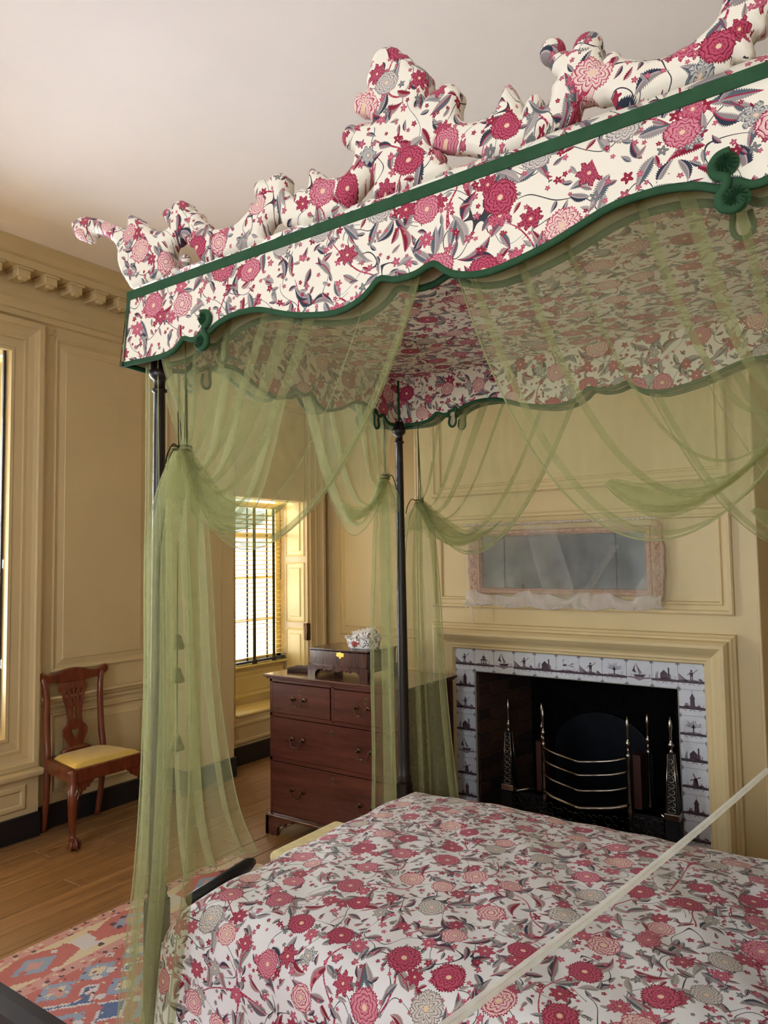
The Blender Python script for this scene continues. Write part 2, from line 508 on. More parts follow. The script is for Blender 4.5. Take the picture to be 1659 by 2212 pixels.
paint = plain('yellow_wall_paint', '#cfb98c', .42, 0, .4, .02, 2.0)
paint_deep = plain('warm_yellow_window_paint', '#e0ca8e', .42, 0, .4, .03, 2.0)
plaster = plain('white_ceiling_plaster', '#f8efeb', .8, 0, .2, .02, 1.5)
black_base = plain('black_baseboard_paint', '#1b1b20', .35, 0, .5, .1, 5)
floor_wood = wood('heart_pine_floor', '#74512f', '#ab8055', .42, (18, 1.2, 18), 2.2, .1, True)
mahog = wood('chest_mahogany', '#3a1a15', '#5e2f27', .22, (1.0, 9, 10), 2.2, .5)
mahog_v = wood('box_mahogany', '#2a1210', '#59302a', .2, (16, 12, 1.2), 3.0, .5)
chairwood = wood('chair_mahogany', '#4a1c10', '#8a4426', .3, (8, 8, 1.2), 4.0, .3)
postwood = wood('bedpost_mahogany', '#100707', '#241110', .42, (10, 10, .8), 3.0, .15)
railwood = wood('dark_rail_wood', '#120a09', '#281713', .6, (1, 9, 9), 3.0, 0.0, False, .2)
green = plain('green_cotton_binding', '#2f5238', .8, 0, .2, .08, 30, .2)
lining = plain('beige_valance_lining', '#cdbfa6', .85, 0, .2, .05, 8)
chz = chintz('chintz_print')
chz_bed = chintz('chintz_bedspread', '#e6e4e6', .6)
gauze = sheer('green_silk_gauze', '#c0c091', .30)
gauze_hem = sheer('green_silk_hem', '#bcbd90', .5)
net = sheer('white_net', '#f4eef0', .22)
net_hem = sheer('white_net_gather', '#f6f0f2', .62)
cordm = plain('olive_cord', '#4c5230', .8, 0, .2, .1, 60)
brass = plain('aged_brass', '#a98b4a', .3, 1.0, .5, .1, 40)
brass_dark = plain('dark_brass', '#5d4630', .38, 1.0, .5, .15, 40)
steel = plain('polished_steel', '#9a9188', .22, 1.0, .5, .1, 30)
iron = plain('sooty_iron', '#17151a', .6, .3, .4, .2, 10)
soot_shade = plain('soot_and_shade_black', '#0b0a0c', .95, 0, .1, .3, 8)  # soot, with the dimness of the firebox put into the colour too
# ---------------------------------------------------------------- the room shell
def struct(o): o['kind'] = 'structure'; return o
flo = struct(box('floor', -4.95, XR, YR, YB, -.12, -.02, plain('subfloor', '#2a1c12', .9)))
bmp = bmesh.new(); bm_box(bmp, 0, .158, 0, 1, -.02, 0, .0025); pm = mesh_bm(bmp); pm.materials.append(floor_wood)
random.seed(3)
x = -4.78; i = 0
while x < XR-.1:
    cuts = [YR, random.uniform(-.9, .9), random.uniform(2.0, 3.4), YB]
    for a, b in zip(cuts[:-1], cuts[1:]):
        o = link('plank', pm, None, flo); o.location = (x, a+.0015, 0); o.scale = (1, b-a-.003, 1)
    x += .161
struct(box('ceiling', -4.95, XR+.2, YR-.2, YB+.2, ZC, ZC+.15, plaster))

# window openings in the left wall: (y0, y1)
WINS = [(1.17, 2.28), (4.15, 5.03), (-1.6, -.5)]
WT = 3.0
lw = []
ys = [YR-.2, -1.6, -.5, 1.17, 2.28, 4.15, 5.03, YB]
for a, b in ((YR-.2, -1.6), (-.5, 1.17), (2.28, 4.15), (5.03, YB+.2)): lw.append((-4.95, XW, a, b, -.02, ZC))
for a, b in WINS:
    lw.append((-4.95, XW, a, b, WT, ZC)); lw.append((-4.95, -4.70, a, b, -.02, .72))
wl = struct(boxes('wall_left', lw, paint))
# raised panels on the piers, above and below the chair rail
def lpanel(y0, y1, z0, z1): mould('panel', 'L', y0, y1, z0, z1, RAISED, paint, wl)
for y0, y1 in ((2.575, 3.315), (3.36, 3.47), (-.2, .85)):
    if y1-y0 > .2:
        lpanel(y0, y1, .955, 3.10); lpanel(y0, y1, .2, .70)
    else:
        mould('panel', 'L', y0, y1, .955, 3.10, [(0, 0), (.01, .012), (.02, .004), (.03, .008)], paint, wl)
        mould('panel', 'L', y0, y1, .2, .70, [(0, 0), (.01, .012), (.02, .004), (.03, .008)], paint, wl)
RAILP = [(0, .735), (.012, .735), (.016, .745), (.010, .757), (.022, .765), (.030, .775), (.030, .785), (.048, .792), (.052, .80), (.046, .808), (0, .815)]
struct(extrude_profile('trim_1', RAILP, [((XW, 2.495), (1, 0)), ((XW, 3.50), (1, 0))], paint))
struct(extrude_profile('trim_2', RAILP, [((XW, -.45), (1, 0)), ((XW, .95), (1, 0))], paint))
# pier standing proud beside the alcove window, with a narrow panelled side
pier = struct(boxes('trim_3', [(XW, -4.227, 3.50, 3.955, 0, 3.2)], paint))
for z0, z1 in ((.24, 1.03), (1.10, 2.95)):
    mould('panel', 'x-4.227', 3.56, 3.765, z0, z1, [(0, 0), (.006, -.008), (.014, -.008), (.02, -.002), (.026, -.002)], paint, pier)
box('groove_bead', -4.227, -4.223, 3.815, 3.823, .15, 3.2, paint, pier)
# black baseboards
def baseb(name, *b): return struct(box(name, *b, black_base, None, .006))
baseb('baseboard_left', XW, XW+.02, 2.285, 3.50, 0, .145)
baseb('baseboard_pier', XW, -4.207, 3.49, 3.972, 0, .15)
baseb('baseboard_alcove', XW, XW+.015, 3.975, YB, 0, .15)
baseb('baseboard_back', XW, -2.56, YB-.02, YB, 0, .15)
baseb('baseboard_left_front', XW, XW+.02, -2.6, 1.05, 0, .145)

# cornice with modillion blocks
CORN = [(0, 3.175), (.018, 3.185), (.03, 3.215), (.018, 3.23), (.018, 3.29), (.035, 3.31), (.055, 3.345), (.055, 3.43), (.205, 3.43), (.205, 3.475), (.225, 3.485), (.25, 3.515), (.285, 3.545), (.285, 3.56)]
def rev(name, path): return struct(extrude_profile(name, CORN, path, paint))
bl, br = -2.53, -.575
cor = rev('trim_4', [((XW, YR), (1, 1)), ((XW, YB), (1, -1)), ((bl, YB), (-1, -1)), ((bl, YC), (-1, -1)), ((br, YC), (1, -1)), ((br, YB), (1, -1)), ((XR, YB), (-1, -1)), ((XR, YR), (-1, 1)), ((XW, YR), (1, 1))])
bmm = bmesh.new(); bm_box(bmm, 0, .13, -.042, .042, -.062, 0, .006); bm_box(bmm, 0, .145, -.05, .05, -.014, 0, .003)
bm_box(bmm, .09, .13, -.03, .03, -.078, -.05, .012)
mm = mesh_bm(bmm); mm.materials.append(paint)
y = 2.263-.171*12
while y < YB-.2:
    o = link('modillion', mm, None, cor); o.location = (XW+.055, y, 3.43); y += .1715

# back wall of the alcove and the chimney breast
wb = struct(boxes('wall_back', [(-4.95, XR+.2, YB, YB+.2, -.02, ZC)], paint))
mould('panel', 'B', -4.26, -2.65, .955, 3.08, RAISED, paint, wb)
mould('panel', 'B', -4.26, -2.65, .2, .70, RAISED, paint, wb)
ox0, ox1, oz = -2.123, -.963, .956             # firebox opening
wc = struct(boxes('wall_chimney', [(bl, ox0, YC, YB, 0, ZC), (ox1, br, YC, YB, 0, ZC), (ox0, ox1, YC, YB, oz, ZC), (ox0, ox1, 4.6, YB, 0, oz)], paint))
PAN = [(0, 0), (.002, .016), (.010, .022), (.022, .022), (.028, .012), (.05, .008), (.056, .014), (.064, .013), (.07, .0), (.09, -.012), (.10, -.012)]
mould('overmantel_panel', 'C', -2.41, -.676, 1.337, 1.90, PAN, paint, wc)
mould('overmantel_panel', 'C', -2.41, -.676, 2.02, 3.12, PAN, paint, wc)
# narrow bead closing the corner of the breast
box('corner_bead', br-.004, br+.012, YC-.006, YC+.012, 0, 3.18, paint, wc, .004)
box('corner_bead', bl-.012, bl+.004, YC-.006, YC+.012, 0, 3.18, paint, wc, .004)
baseb('baseboard_chimney', br-.095, br+.012, YC-.018, YC, 0, .15)
baseb('baseboard_chimney_end', bl-.012, bl+.10, YC-.018, YC, 0, .15)
# bolection mantel surround
BOL = [(0, 0), (.002, .03), (.014, .036), (.02, .044), (.03, .046), (.036, .07), (.05, .086), (.066, .086), (.085, .07), (.105, .05), (.118, .042), (.13, .042), (.138, .036), (.146, .036), (.152, .026), (.158, .004)]
mantel = mould('mantel_surround', 'C', -2.415, -.674, -.16, 1.246, BOL, paint, None, False)
struct(mantel); mantel.name = 'trim_5'
# right and rear walls
struct(boxes('wall_right', [(XR, XR+.2, YR-.2, YB+.2, -.02, ZC)], paint))
rw = [(-4.95, -2.2, YR-.2, YR, -.02, ZC), (-1.0, .6, YR-.2, YR, -.02, ZC), (1.8, XR+.2, YR-.2, YR, -.02, ZC)]
for a, b in ((-2.2, -1.0), (.6, 1.8)): rw += [(a, b, YR-.2, YR, -.02, .7), (a, b, YR-.2, YR, WT, ZC)]  # unseen rear window openings, added for frontal fill
struct(boxes('wall_rear', rw, paint))

# ---------------------------------------------------------------- windows
glass = clear('window_glass', .06)
slatm = plain('cream_blind_slat', '#c9ad6c', .5, 0, .3, .03, 20)
tapem = plain('brown_blind_tape', '#4a4238', .8, 0, .2, .1, 50)
ARCH = [(0, 0), (.002, .05), (.01, .055), (.03, .055), (.036, .044), (.05, .034), (.075, .028), (.09, .03), (.094, .02), (.13, .016), (.135, .022), (.148, .022), (.152, .0)]
def window(n, y0, y1, arch=True, z0=.73):
    w_ = empty('window_%d' % n, (0, 0, 0)); struct(w_)
    xf = -4.80
    fr = [(xf-.03, xf+.05, y0, y0+.06, z0, WT), (xf-.03, xf+.05, y1-.06, y1, z0, WT), (xf-.03, xf+.05, y0, y1, WT-.07, WT), (xf-.03, xf+.05, y0, y1, z0, z0+.06)]
    boxes('sash_frame', fr, paint_deep, w_, .004)
    zm = (z0+WT)/2
    mt = [(xf-.02, xf+.02, y0, y1, zm-.025, zm+.025)]
    for k in (1, 2): mt.append((xf-.012, xf+.014, lerp(y0, y1, k/3)-.013, lerp(y0, y1, k/3)+.013, z0, WT))
    for k in (1, 2, 4, 5): mt.append((xf-.012, xf+.014, y0, y1, lerp(z0, WT, k/6)-.013, lerp(z0, WT, k/6)+.013))
    boxes('muntin_grid', mt, paint_deep, w_)
    for i in range(3):
        for j in range(6):
            box('pane', xf-.002, xf+.001, lerp(y0, y1, i/3)+.013, lerp(y0, y1, (i+1)/3)-.013, lerp(z0, WT, j/6)+.013, lerp(z0, WT, (j+1)/6)-.013, glass, w_)
    if arch: mould('architrave', 'L', y0-.21, y1+.21, .40, WT+.16, [(d*1.38, h) for d, h in ARCH], paint, w_, False)
    # panelled reveals
    for yy, sgn in ((y0, 1), (y1, -1)):
        for a, b in ((.42, 1.02), (1.07, 1.62), (1.67, 2.95)):
            bm = bmesh.new(); lp = []
            for d, h in ((0, 0), (.01, .008), (.02, .002), (.05, .002), (.06, .009)):
                lp.append([bm.verts.new((xx, yy+sgn*h, zz)) for xx, zz in ((XW-.03-d, max(a, .42)+d), (-4.68+d, max(a, .42)+d), (-4.68+d, b-d), (XW-.03-d, b-d))])
            for q in range(len(lp)-1):
                for e in range(4): bm.faces.new((lp[q][e], lp[q][(e+1) % 4], lp[q+1][(e+1) % 4], lp[q+1][e]))
            bm.faces.new(lp[-1]); link('shutter_panel', mesh_bm(bm), paint_deep, w_)
    box('sill', -4.74, -4.655, y0-.0, y1+.0, .715, .735, paint_deep, w_, .006)
    return w_
w2 = window(2, 4.15, 5.03, False)
mould('architrave', 'L', 3.62, 5.235, -.6, WT+.16, [(d*1.2, h) for d, h in ARCH], paint, w2, False)
w1 = window(1, 1.17, 2.28)
w3 = window(3, -1.6, -.5)  # unseen window behind the camera, added so light reaches the near valance
# window seats
def seat(parent, y0, y1, xf, over):
    box('seat_board', -4.70, xf+over, y0, y1, .375, .402, paint_deep, parent, .008)
    boxes('seat_front', [(-4.70, xf, y0, y1, 0, .375)], paint, parent)
seat(w2, 4.155, 5.025, XW-.004, .012)
for z0, z1 in ((.16, .34),): mould('seat_panel', 'x-4.418', 4.02, 5.1, z0, z1, [(0, 0), (.015, .012), (.03, .012), (.04, .002), (.06, .002)], paint, w2)
mould('apron_panel', 'x-4.70', 4.17, 5.01, .45, .68, [(0, 0), (.02, .012), (.04, .004), (.06, .008)], paint_deep, w2)
boxes('seat_front', [(-4.70, -4.355, .96, 2.475, 0, .36)], paint, w1)
box('seat_board', -4.70, -4.32, .94, 2.50, .36, .405, paint, w1, .014, 2)
mould('seat_panel', 'x-4.355', 1.05, 2.40, .175, .325, [(0, 0), (.012, .01), (.03, .01), (.045, -.004), (.06, -.004)], paint, w1)
box('seat_base', -4.37, -4.335, .95, 2.485, 0, .145, black_base, w1, .006)
box('reveal_board', -4.66, -4.43, 1.172, 2.278, .402, .406, paint_deep, w1)
# dark edge of the blind headgear beside the window seat
box('shutter_edge', -4.455, -4.437, 2.262, 2.274, .655, 2.98, plain('dark_shutter_edge', '#33261c', .6), w1)
# pelmet hiding the head of the alcove window
box('pelmet', -4.60, -4.425, 4.155, 5.025, 2.17, 2.99, plain('beige_pelmet', '#d8c394', .7), w2, .01)
# brass butt hinge on the alcove architrave
hg = thing('hinge', 'aged brass butt hinge on the alcove window casing above the chest', 'hinge', (XW-.002, 5.03, .99))
box('leaf', -.045, .0, -.006, -.002, -.075, .075, brass_dark, hg, .001); box('leaf', .004, .012, -.002, .05, -.075, .075, brass_dark, hg, .001)
lathe('knuckle', [(.007, -.078), (.007, .078)], brass_dark, hg, 0, -.004, 10)

def blind(label, y0, y1, z0, z1, x, tapes):
    t = thing('venetian_blind', label, 'blind', (x, (y0+y1)/2, z0), 0, 'venetian blinds')
    hw = (y1-y0)/2
    box('head_rail', -.03, .03, -hw, hw, z1-z0-.05, z1-z0, slatm, t, .004)
    box('bottom_rail', -.022, .022, -hw, hw, 0, .02, plain('blind_bottom_rail', '#3a3b42', .5), t, .004)
    bm = bmesh.new()
    sec = [(-.021, -.004), (0, .002), (.021, -.004)]
    vs = [[bm.verts.new((a*math.cos(.2)-b*math.sin(.2), yy, a*math.sin(.2)+b*math.cos(.2))) for a, b in sec] for yy in (-hw, hw)]
    for q in range(2): bm.faces.new((vs[0][q], vs[0][q+1], vs[1][q+1], vs[1][q]))
    sm = mesh_bm(bm); sm.materials.append(slatm)
    n = int((z1-z0-.1)/.0405)
    for q in range(n):
        o = link('slat', sm, None, t); o.location = (0, 0, .05+q*.0405)
    for ty in tapes:
        box('tape', .0225, .0245, ty-(y0+y1)/2-.017, ty-(y0+y1)/2+.017, 0, z1-z0-.03, tapem, t)
        box('tape', -.0245, -.0225, ty-(y0+y1)/2-.05, ty-(y0+y1)/2-.03, 0, z1-z0-.03, tapem, t)
        boxes('tape_knot', [(.018, .035, ty-(y0+y1)/2-.028, ty-(y0+y1)/2+.028, -.03, .03)], tapem, t, .008)
    tube('pull_cord', [(.03, hw-.07, z1-z0-.05), (.032, hw-.06, 1.0), (.03, hw-.065, .72)], .0025, tapem, t, 6)
    return t
blind('half-open cream venetian blind with brown tapes in the alcove window', 4.40, 5.015, .745, 2.16, -4.70, (4.62, 4.865))
blind('cream venetian blind cut off by the picture edge above the window seat', 1.19, 2.24, .76, 2.95, -4.70, (1.5, 1.9))
# ---------------------------------------------------------------- fireplace: tiles, firebox, grate
tilem = plain('tin_glaze', '#c9ccd6', .18, 0, .5, .03, 25)
inkm = plain('manganese_ink', '#4a3a46', .3, 0, .4, .15, 60)
inkl = plain('manganese_wash', '#857683', .3, 0, .4, .15, 60)
ts = struct(box('tile_backing', -2.262, -.826, YC-.004, YC, 0.005, 1.091, plain('tile_mortar', '#9d968f', .9)))
ts.name = 'trim_6'
# cut the backing to the opening
bpy.data.objects.remove(ts)
ts = struct(boxes('trim_6', [(-2.262, ox0, YC-.004, YC+.0, 0, 1.091), (ox1, -.826, YC-.004, YC, 0, 1.091), (ox0, ox1, YC-.004, YC, oz, 1.091)], plain('tile_mortar', '#8d877f', .9)))
def poly_decal(polys, y):
    bm = bmesh.new()
    for p in polys:
        if len(p) < 3: continue
        bm.faces.new([bm.verts.new((a, y, b)) for a, b in p])
    return mesh_bm(bm, False, False)
def disc(cx, cz, r, n=8, sx=1): return [(cx+r*sx*math.cos(2*PI*q/n), cz+r*math.sin(2*PI*q/n)) for q in range(n)]
def line(x0, z0, x1, z1, w=.0012):
    dx, dz = x1-x0, z1-z0; L = math.hypot(dx, dz) or 1; nx, nz = -dz/L*w, dx/L*w
    return [(x0+nx, z0+nz), (x1+nx, z1+nz), (x1-nx, z1-nz), (x0-nx, z0-nz)]
def tile_scene(kind, rng, T):
    """Little painted landscape: returns dark and pale ink polygons in tile coordinates 0..T."""
    d, p = [], []
    g = T*.34
    # ground line with two white hummock arches
    if kind != 'ship':
        top = [(T*q/10, g+rng.uniform(-.003, .003)) for q in range(11)]
        d.append([(0, g-.012)]+top+[(T, g-.012)])
        for cx in (T*.33, T*.66):
            p_ = [(cx+.014*math.cos(PI*q/6), g-.021+.012*math.sin(PI*q/6)) for q in range(7)]
            d.append(line(cx-.02, g-.013, cx-.008, g-.021)); d.append(line(cx+.02, g-.013, cx+.008, g-.021))
        p.append([(0, g-.001), (T*.5, g+.008), (T, g-.001), (T, g-.006), (0, g-.006)])
    else:
        p.append([(0, g), (T, g), (T, g-.006), (T*.7, g-.009), (T*.5, g-.02), (T*.3, g-.009), (0, g-.006)])
    for q in range(3):
        xx = rng.uniform(.06, .3)*T if q % 2 else rng.uniform(.7, .95)*T
        d.append(line(xx, g, xx+.002, g+rng.uniform(.008, .02), .0008))
    c = T*.5; nd, np_ = len(d), len(p)
    if kind == 'tree':
        d.append(line(c, g, c, g+.03, .0022))
        for q in range(9):
            a = PI*(.08+.84*q/8); L = .026+.006*math.sin(q*2.3)
            x1, z1 = c+L*math.cos(a), g+.022+L*math.sin(a)*.85
            d.append(line(c, g+.018, x1, z1, .0007)); d.append(line((c+x1)/2, (g+.018+z1)/2, x1+.006*math.cos(a+.6), z1-.002, .0005))
    elif kind == 'house':
        d.append([(c-.016, g), (c+.010, g), (c+.010, g+.02), (c-.003, g+.033), (c-.016, g+.02)]); p.append([(c+.010, g), (c+.022, g), (c+.022, g+.018), (c+.010, g+.02)])
        d.append(line(c+.014, g, c+.014, g+.042, .0028)); d.append(line(c-.026, g, c-.026, g+.026, .0012)); d.append(line(c-.031, g, c-.030, g+.02, .001))
    elif kind == 'tower':
        d.append([(c-.009, g), (c+.009, g), (c+.007, g+.028), (c+.010, g+.030), (c, g+.05), (c-.010, g+.030), (c-.007, g+.028)])
        d.append(line(c, g+.05, c, g+.06, .0006)); p.append([(c-.03, g), (c-.012, g), (c-.014, g+.012), (c-.024, g+.015)]); p.append([(c+.012, g), (c+.03, g), (c+.022, g+.012)])
    elif kind == 'pagoda':
        d.append([(c-.02, g+.016), (c+.02, g+.016), (c, g+.028)]); d.append([(c-.012, g), (c-.008, g), (c-.008, g+.016), (c-.012, g+.016)])
        d.append([(c+.008, g), (c+.012, g), (c+.012, g+.016), (c+.008, g+.016)]); d.append([(c-.002, g), (c+.003, g), (c+.003, g+.016), (c-.002, g+.016)])
        d.append([(c-.011, g+.027), (c+.011, g+.027), (c, g+.038)]); d.append(line(c, g+.036, c, g+.046, .0008))
    elif kind == 'ship':
        d.append([(c-.022, g+.008), (c+.026, g+.010), (c+.016, g), (c-.014, g)]); d.append(line(c+.002, g+.008, c-.010, g+.05, .001))
        p.append([(c-.010, g+.048), (c+.012, g+.014), (c+.002, g+.012)]); d.append([(c-.012, g+.05), (c-.026, g+.02), (c-.01, g+.014), (c-.016, g+.03)])
    elif kind == 'man':
        d.append(disc(c, g+.036, .0042)); d.append([(c-.006, g+.031), (c+.006, g+.031), (c+.005, g+.016), (c-.005, g+.016)])
        d.append(line(c-.003, g, c-.003, g+.018, .0018)); d.append(line(c+.003, g, c+.003, g+.018, .0018)); d.append(line(c+.004, g+.026, c+.022, g+.042, .001))
        d.append(line(c-.005, g+.028, c-.014, g+.020, .0013)); p.append([(0, g), (c-.012, g), (c-.028, g+.012), (.004, g+.026)]); d.append(disc(c+.028, g+.006, .004)); d.append(disc(c+.034, g+.004, .003))
    elif kind == 'windmill':
        d.append([(c-.010, g), (c+.010, g), (c+.006, g+.026), (c-.006, g+.026)])
        for a in (.4, 1.97, 3.54, 5.11): d.append(line(c, g+.026, c+.02*math.cos(a), g+.026+.02*math.sin(a), .0016))
        p.append([(c+.012, g), (c+.03, g), (c+.02, g+.012)])
    elif kind == 'fly':
        d.append([(c-.02, g+.018), (c-.002, g+.020), (c-.004, g+.026), (c-.018, g+.026)]); p.append([(c, g+.02), (c+.022, g+.034), (c+.026, g+.028)]); p.append([(c, g+.02), (c+.026, g+.022), (c+.022, g+.016)])
        d.append(line(c-.016, g+.028, c-.020, g+.042, .0009)); d.append(line(c-.020, g+.042, c-.010, g+.045, .0009))
    big_ = lambda q: [(min(T-.003, max(.003, c+(x_-c)*1.4)), g+(z_-g)*1.4) for x_, z_ in q]
    d[nd:] = [big_(q) for q in d[nd:]]; p[np_:] = [big_(q) for q in p[np_:]]
    # corner flower sprigs
    for cx, cz in ((0, 0), (T, 0), (0, T), (T, T)):
        sx = 1 if cx == 0 else -1; sz = 1 if cz == 0 else -1
        for a, r in ((.2, .010), (.8, .011), (1.35, .010), (.5, .005), (1.1, .005)):
            d.append(disc(cx+sx*r*math.cos(a)*1.0, cz+sz*r*math.sin(a), .0022, 6))
        d.append(line(cx, cz, cx+sx*.010, cz+sz*.010, .0005))
    return d, p
T = .1305
bmt = bmesh.new(); bm_box(bmt, .0006, T-.0006, -.0085, -.004, .0006, T-.0006, .0012); tile_me = mesh_bm(bmt); tile_me.materials.append(tilem)
rng = random.Random(5)
spots = []
order = ['man', 'pagoda', 'ship', 'man', 'house', 'fly', 'man', 'tree', 'ship', 'house', 'man']
for q in range(11): spots.append((-2.2615+q*T, 1.0905-T, order[q]))
left = ['tower', 'man', 'house', 'ship', 'windmill', 'tower', 'tree']; right = ['tower', 'tree', 'house', 'windmill', 'tower', 'man', 'house']
for q in range(7):
    zz = 1.0905-T*(q+2)
    spots.append((-2.2615, zz, left[q])); spots.append((-.826-T, zz, right[q]))
for px, pz, kd in spots:
    o = link('tile', tile_me, None, ts); o.location = (px, YC, pz)
    d, p = tile_scene(kd, rng, T)
    link('painted_scene', poly_decal(d, -.0090), inkm, o); link('painted_wash', poly_decal(p, -.0088), inkl, o)

# firebox of sooty brick; its dark colours also carry the shade inside
fb = thing('firebox', 'sooty, shade-darkened brick firebox behind the steel grate in the tiled fireplace', 'fireplace', (0, 0, 0))
brickm = Mat('sooty_shaded_brick'); r_ = brickm.rand(); ob_ = brickm.coord('Object')
brickm.setp(Base_Color=brickm.mix(brickm.noise(ob_, 25.0, 3.0)*.7, brickm.ramp(r_, [(0, lin('#2a1710')), (.5, lin('#4a281b')), (1, lin('#583220'))]), lin('#160d0b')), Roughness=.9)
brickm.bump(brickm.noise(ob_, 60.0, 3.0), .4, .004)
mort = plain('dark_mortar', '#54443a', .95, 0, .1, .2, 30)
yb = 4.50; bx0, bx1 = ox0+.10, ox1-.10
def slab(name, pts, mat):
    bm = bmesh.new(); bm.faces.new([bm.verts.new(q) for q in pts]); return link(name, mesh_bm(bm), mat, fb)
slab('side_wall', [(ox0+.001, YC-.002, 0.002), (bx0, yb, 0.002), (bx0, yb, oz-.001), (ox0+.001, YC-.002, oz-.001)], mort)
slab('side_wall', [(ox1-.001, YC-.002, 0.002), (bx1, yb, 0.002), (bx1, yb, oz-.001), (ox1-.001, YC-.002, oz-.001)], soot_shade)
slab('back_wall', [(bx0, yb, 0.002), (bx1, yb, 0.002), (bx1, yb, oz-.001), (bx0, yb, oz-.001)], soot_shade)
slab('lintel_soffit', [(ox0, YC, oz-.001), (ox1, YC, oz-.001), (bx1, yb, oz-.001), (bx0, yb, oz-.001)], soot_shade)
box('hearth_slab', ox0-.02, ox1+.02, YC-.38, yb, .0005, .018, plain('dark_hearth_stone', '#2a2624', .7), fb)
bmk = bmesh.new(); bm_box(bmk, 0, 1, -.012, 0, 0, .058, .0); brk = mesh_bm(bmk); brk.materials.append(brickm.m)
brk2 = brk.copy(); brk2.materials.clear(); brk2.materials.append(soot_shade)
def course(p0, p1, side, nb, bme=None):
    d = Vector(p1)-Vector(p0); L = d.length; ang = math.atan2(d.y, d.x)
    for row in range(13):
        zz = .02+row*.0715; s = 0.0
        first = .105 if row % 2 else .205
        while s < L-.02:
            e = min(L, s+first); first = .205
            o = link('brick', bme or brk, None, fb); o.location = (p0[0]+d.x/L*(s+.005), p0[1]+d.y/L*(s+.005), zz)
            o.rotation_euler.z = ang; o.scale = (max(.01, e-s-.010), side, 1); s = e
course((ox0+.002, YC, 0), (bx0+.002, yb, 0), 1, 3)
course((ox1-.002, YC, 0), (bx1-.002, yb, 0), -1, 3, brk2)
course((bx0, yb-.001, 0), (bx1, yb-.001, 0), 1, 5, brk2)
# cast iron fireback with an arched top
arc = [(-.3, 0), (.3, 0), (.3, .42)]+[(.3*math.cos(a), .42+.24*math.sin(a)) for a in [PI*q/14 for q in range(1, 14)]]+[(-.3, .42)]
fbk = link('fireback', shape_mesh(arc, [], .012, .006, Matrix.Translation((XC, yb-.03, .02)) @ M_XZ), plain('fireback_iron', '#10141d', .45, .6, .4, .2, 12), fb)

# steel grate
gr = thing('fire_grate', 'polished steel fire grate with urn finials and obelisk standards in the fireplace', 'fire grate', (XC+.1, YC-.02, .018))
def fin(z, s=1.0):
    return [(.006*s, z), (.011*s, z+.012*s), (.006*s, z+.022*s), (.007*s, z+.035*s), (.017*s, z+.048*s), (.007*s, z+.060*s), (.006*s, z+.075*s), (.0075*s, z+.085*s), (.006*s, z+.112*s), (.010*s, z+.128*s), (.011*s, z+.145*s), (.007*s, z+.168*s), (.001*s, z+.19*s)]
def grate_post(x, y, zt, s=1.0, name='standard'):
    pr = [(.012, .26), (.014, .27), (.014, .30), (.010, .31), (.012, .33), (.009, .345), (.008, zt-.05), (.013, zt-.03), (.013, zt-.015), (.008, zt-.005)]
    o = lathe(name, pr, steel, gr, x, y, 14); lathe('urn_finial', fin(zt-.006, s), steel, o, x, y, 14)
for sx in (-1, 1):
    grate_post(sx*.235, -.035, .60); grate_post(sx*.30, .10, .60)
    # side cheek between the two posts
    box('side_plate', sx*.245-.002+sx*.01, sx*.29+.002, -.02, .09, .31, .585, plain('brown_steel_cheek', '#4a2d27', .45, .6), gr)
    # outer obelisk standards with pierced faces
    xo = sx*.45
    bm = bmesh.new(); lo, hi = .030, .014
    def ring(h, z): return [bm.verts.new((xo+a*h, -.03+b*h, z)) for a, b in ((-1, -1), (1, -1), (1, 1), (-1, 1))]
    a_, b_ = ring(lo, .33), ring(hi, .62)
    for q in range(4): bm.faces.new((a_[q], a_[(q+1) % 4], b_[(q+1) % 4], b_[q]))
    bm.faces.new(b_); ob = link('obelisk', mesh_bm(bm), iron, gr)
    bm = bmesh.new()
    for q in range(4):
        a0 = ((-1, -1), (1, -1), (1, 1), (-1, 1))[q]; bm_tube(bm, [(xo+a0[0]*lo, -.03+a0[1]*lo, .33), (xo+a0[0]*hi, -.03+a0[1]*hi, .62)], .003, 6)
    for q in range(9):                                              # scrolling fretwork on the front
        zz = .345+q*.030; h = lerp(lo, hi, (zz-.33)/.29)*.75
        pts = [(xo+h*math.sin(t*2.2+q*PI), -.032-lerp(lo, hi, (zz-.33)/.29), zz+.013*math.cos(t*2.2)) for t in [u*.45 for u in range(7)]]
        bm_tube(bm, pts, .0022, 5)
    link('fretwork', mesh_bm(bm, True), steel, ob)
    box('plinth', xo-.038, xo+.038, -.07, .01, .295, .33, steel, ob, .004); box('plinth', xo-.034, xo+.034, -.066, .006, 0, .295, iron, gr, .003)
    lathe('urn_finial', fin(.615), steel, ob, xo, -.03, 14)
    tube('link_bar', [(sx*.30, .08, .285), (sx*.36, .04, .29), (xo-sx*.03, -.03, .285)], .011, steel, gr, 8, .5)
for z in (.575, .505, .425, .335):                                   # bowed front bars
    pts = [(x_, -.04-.10*(1-(x_/.235)**2)**1.0+.02*math.sin(abs(x_)*20), z-.035*(1-(x_/.235)**2)) for x_ in [-.235+.47*q/24 for q in range(25)]]
    tube('front_bar', pts, .007 if z > .34 else .011, steel, gr, 8)
box('fire_basket', -.225, .225, -.03, .22, .12, .30, soot_shade, gr)
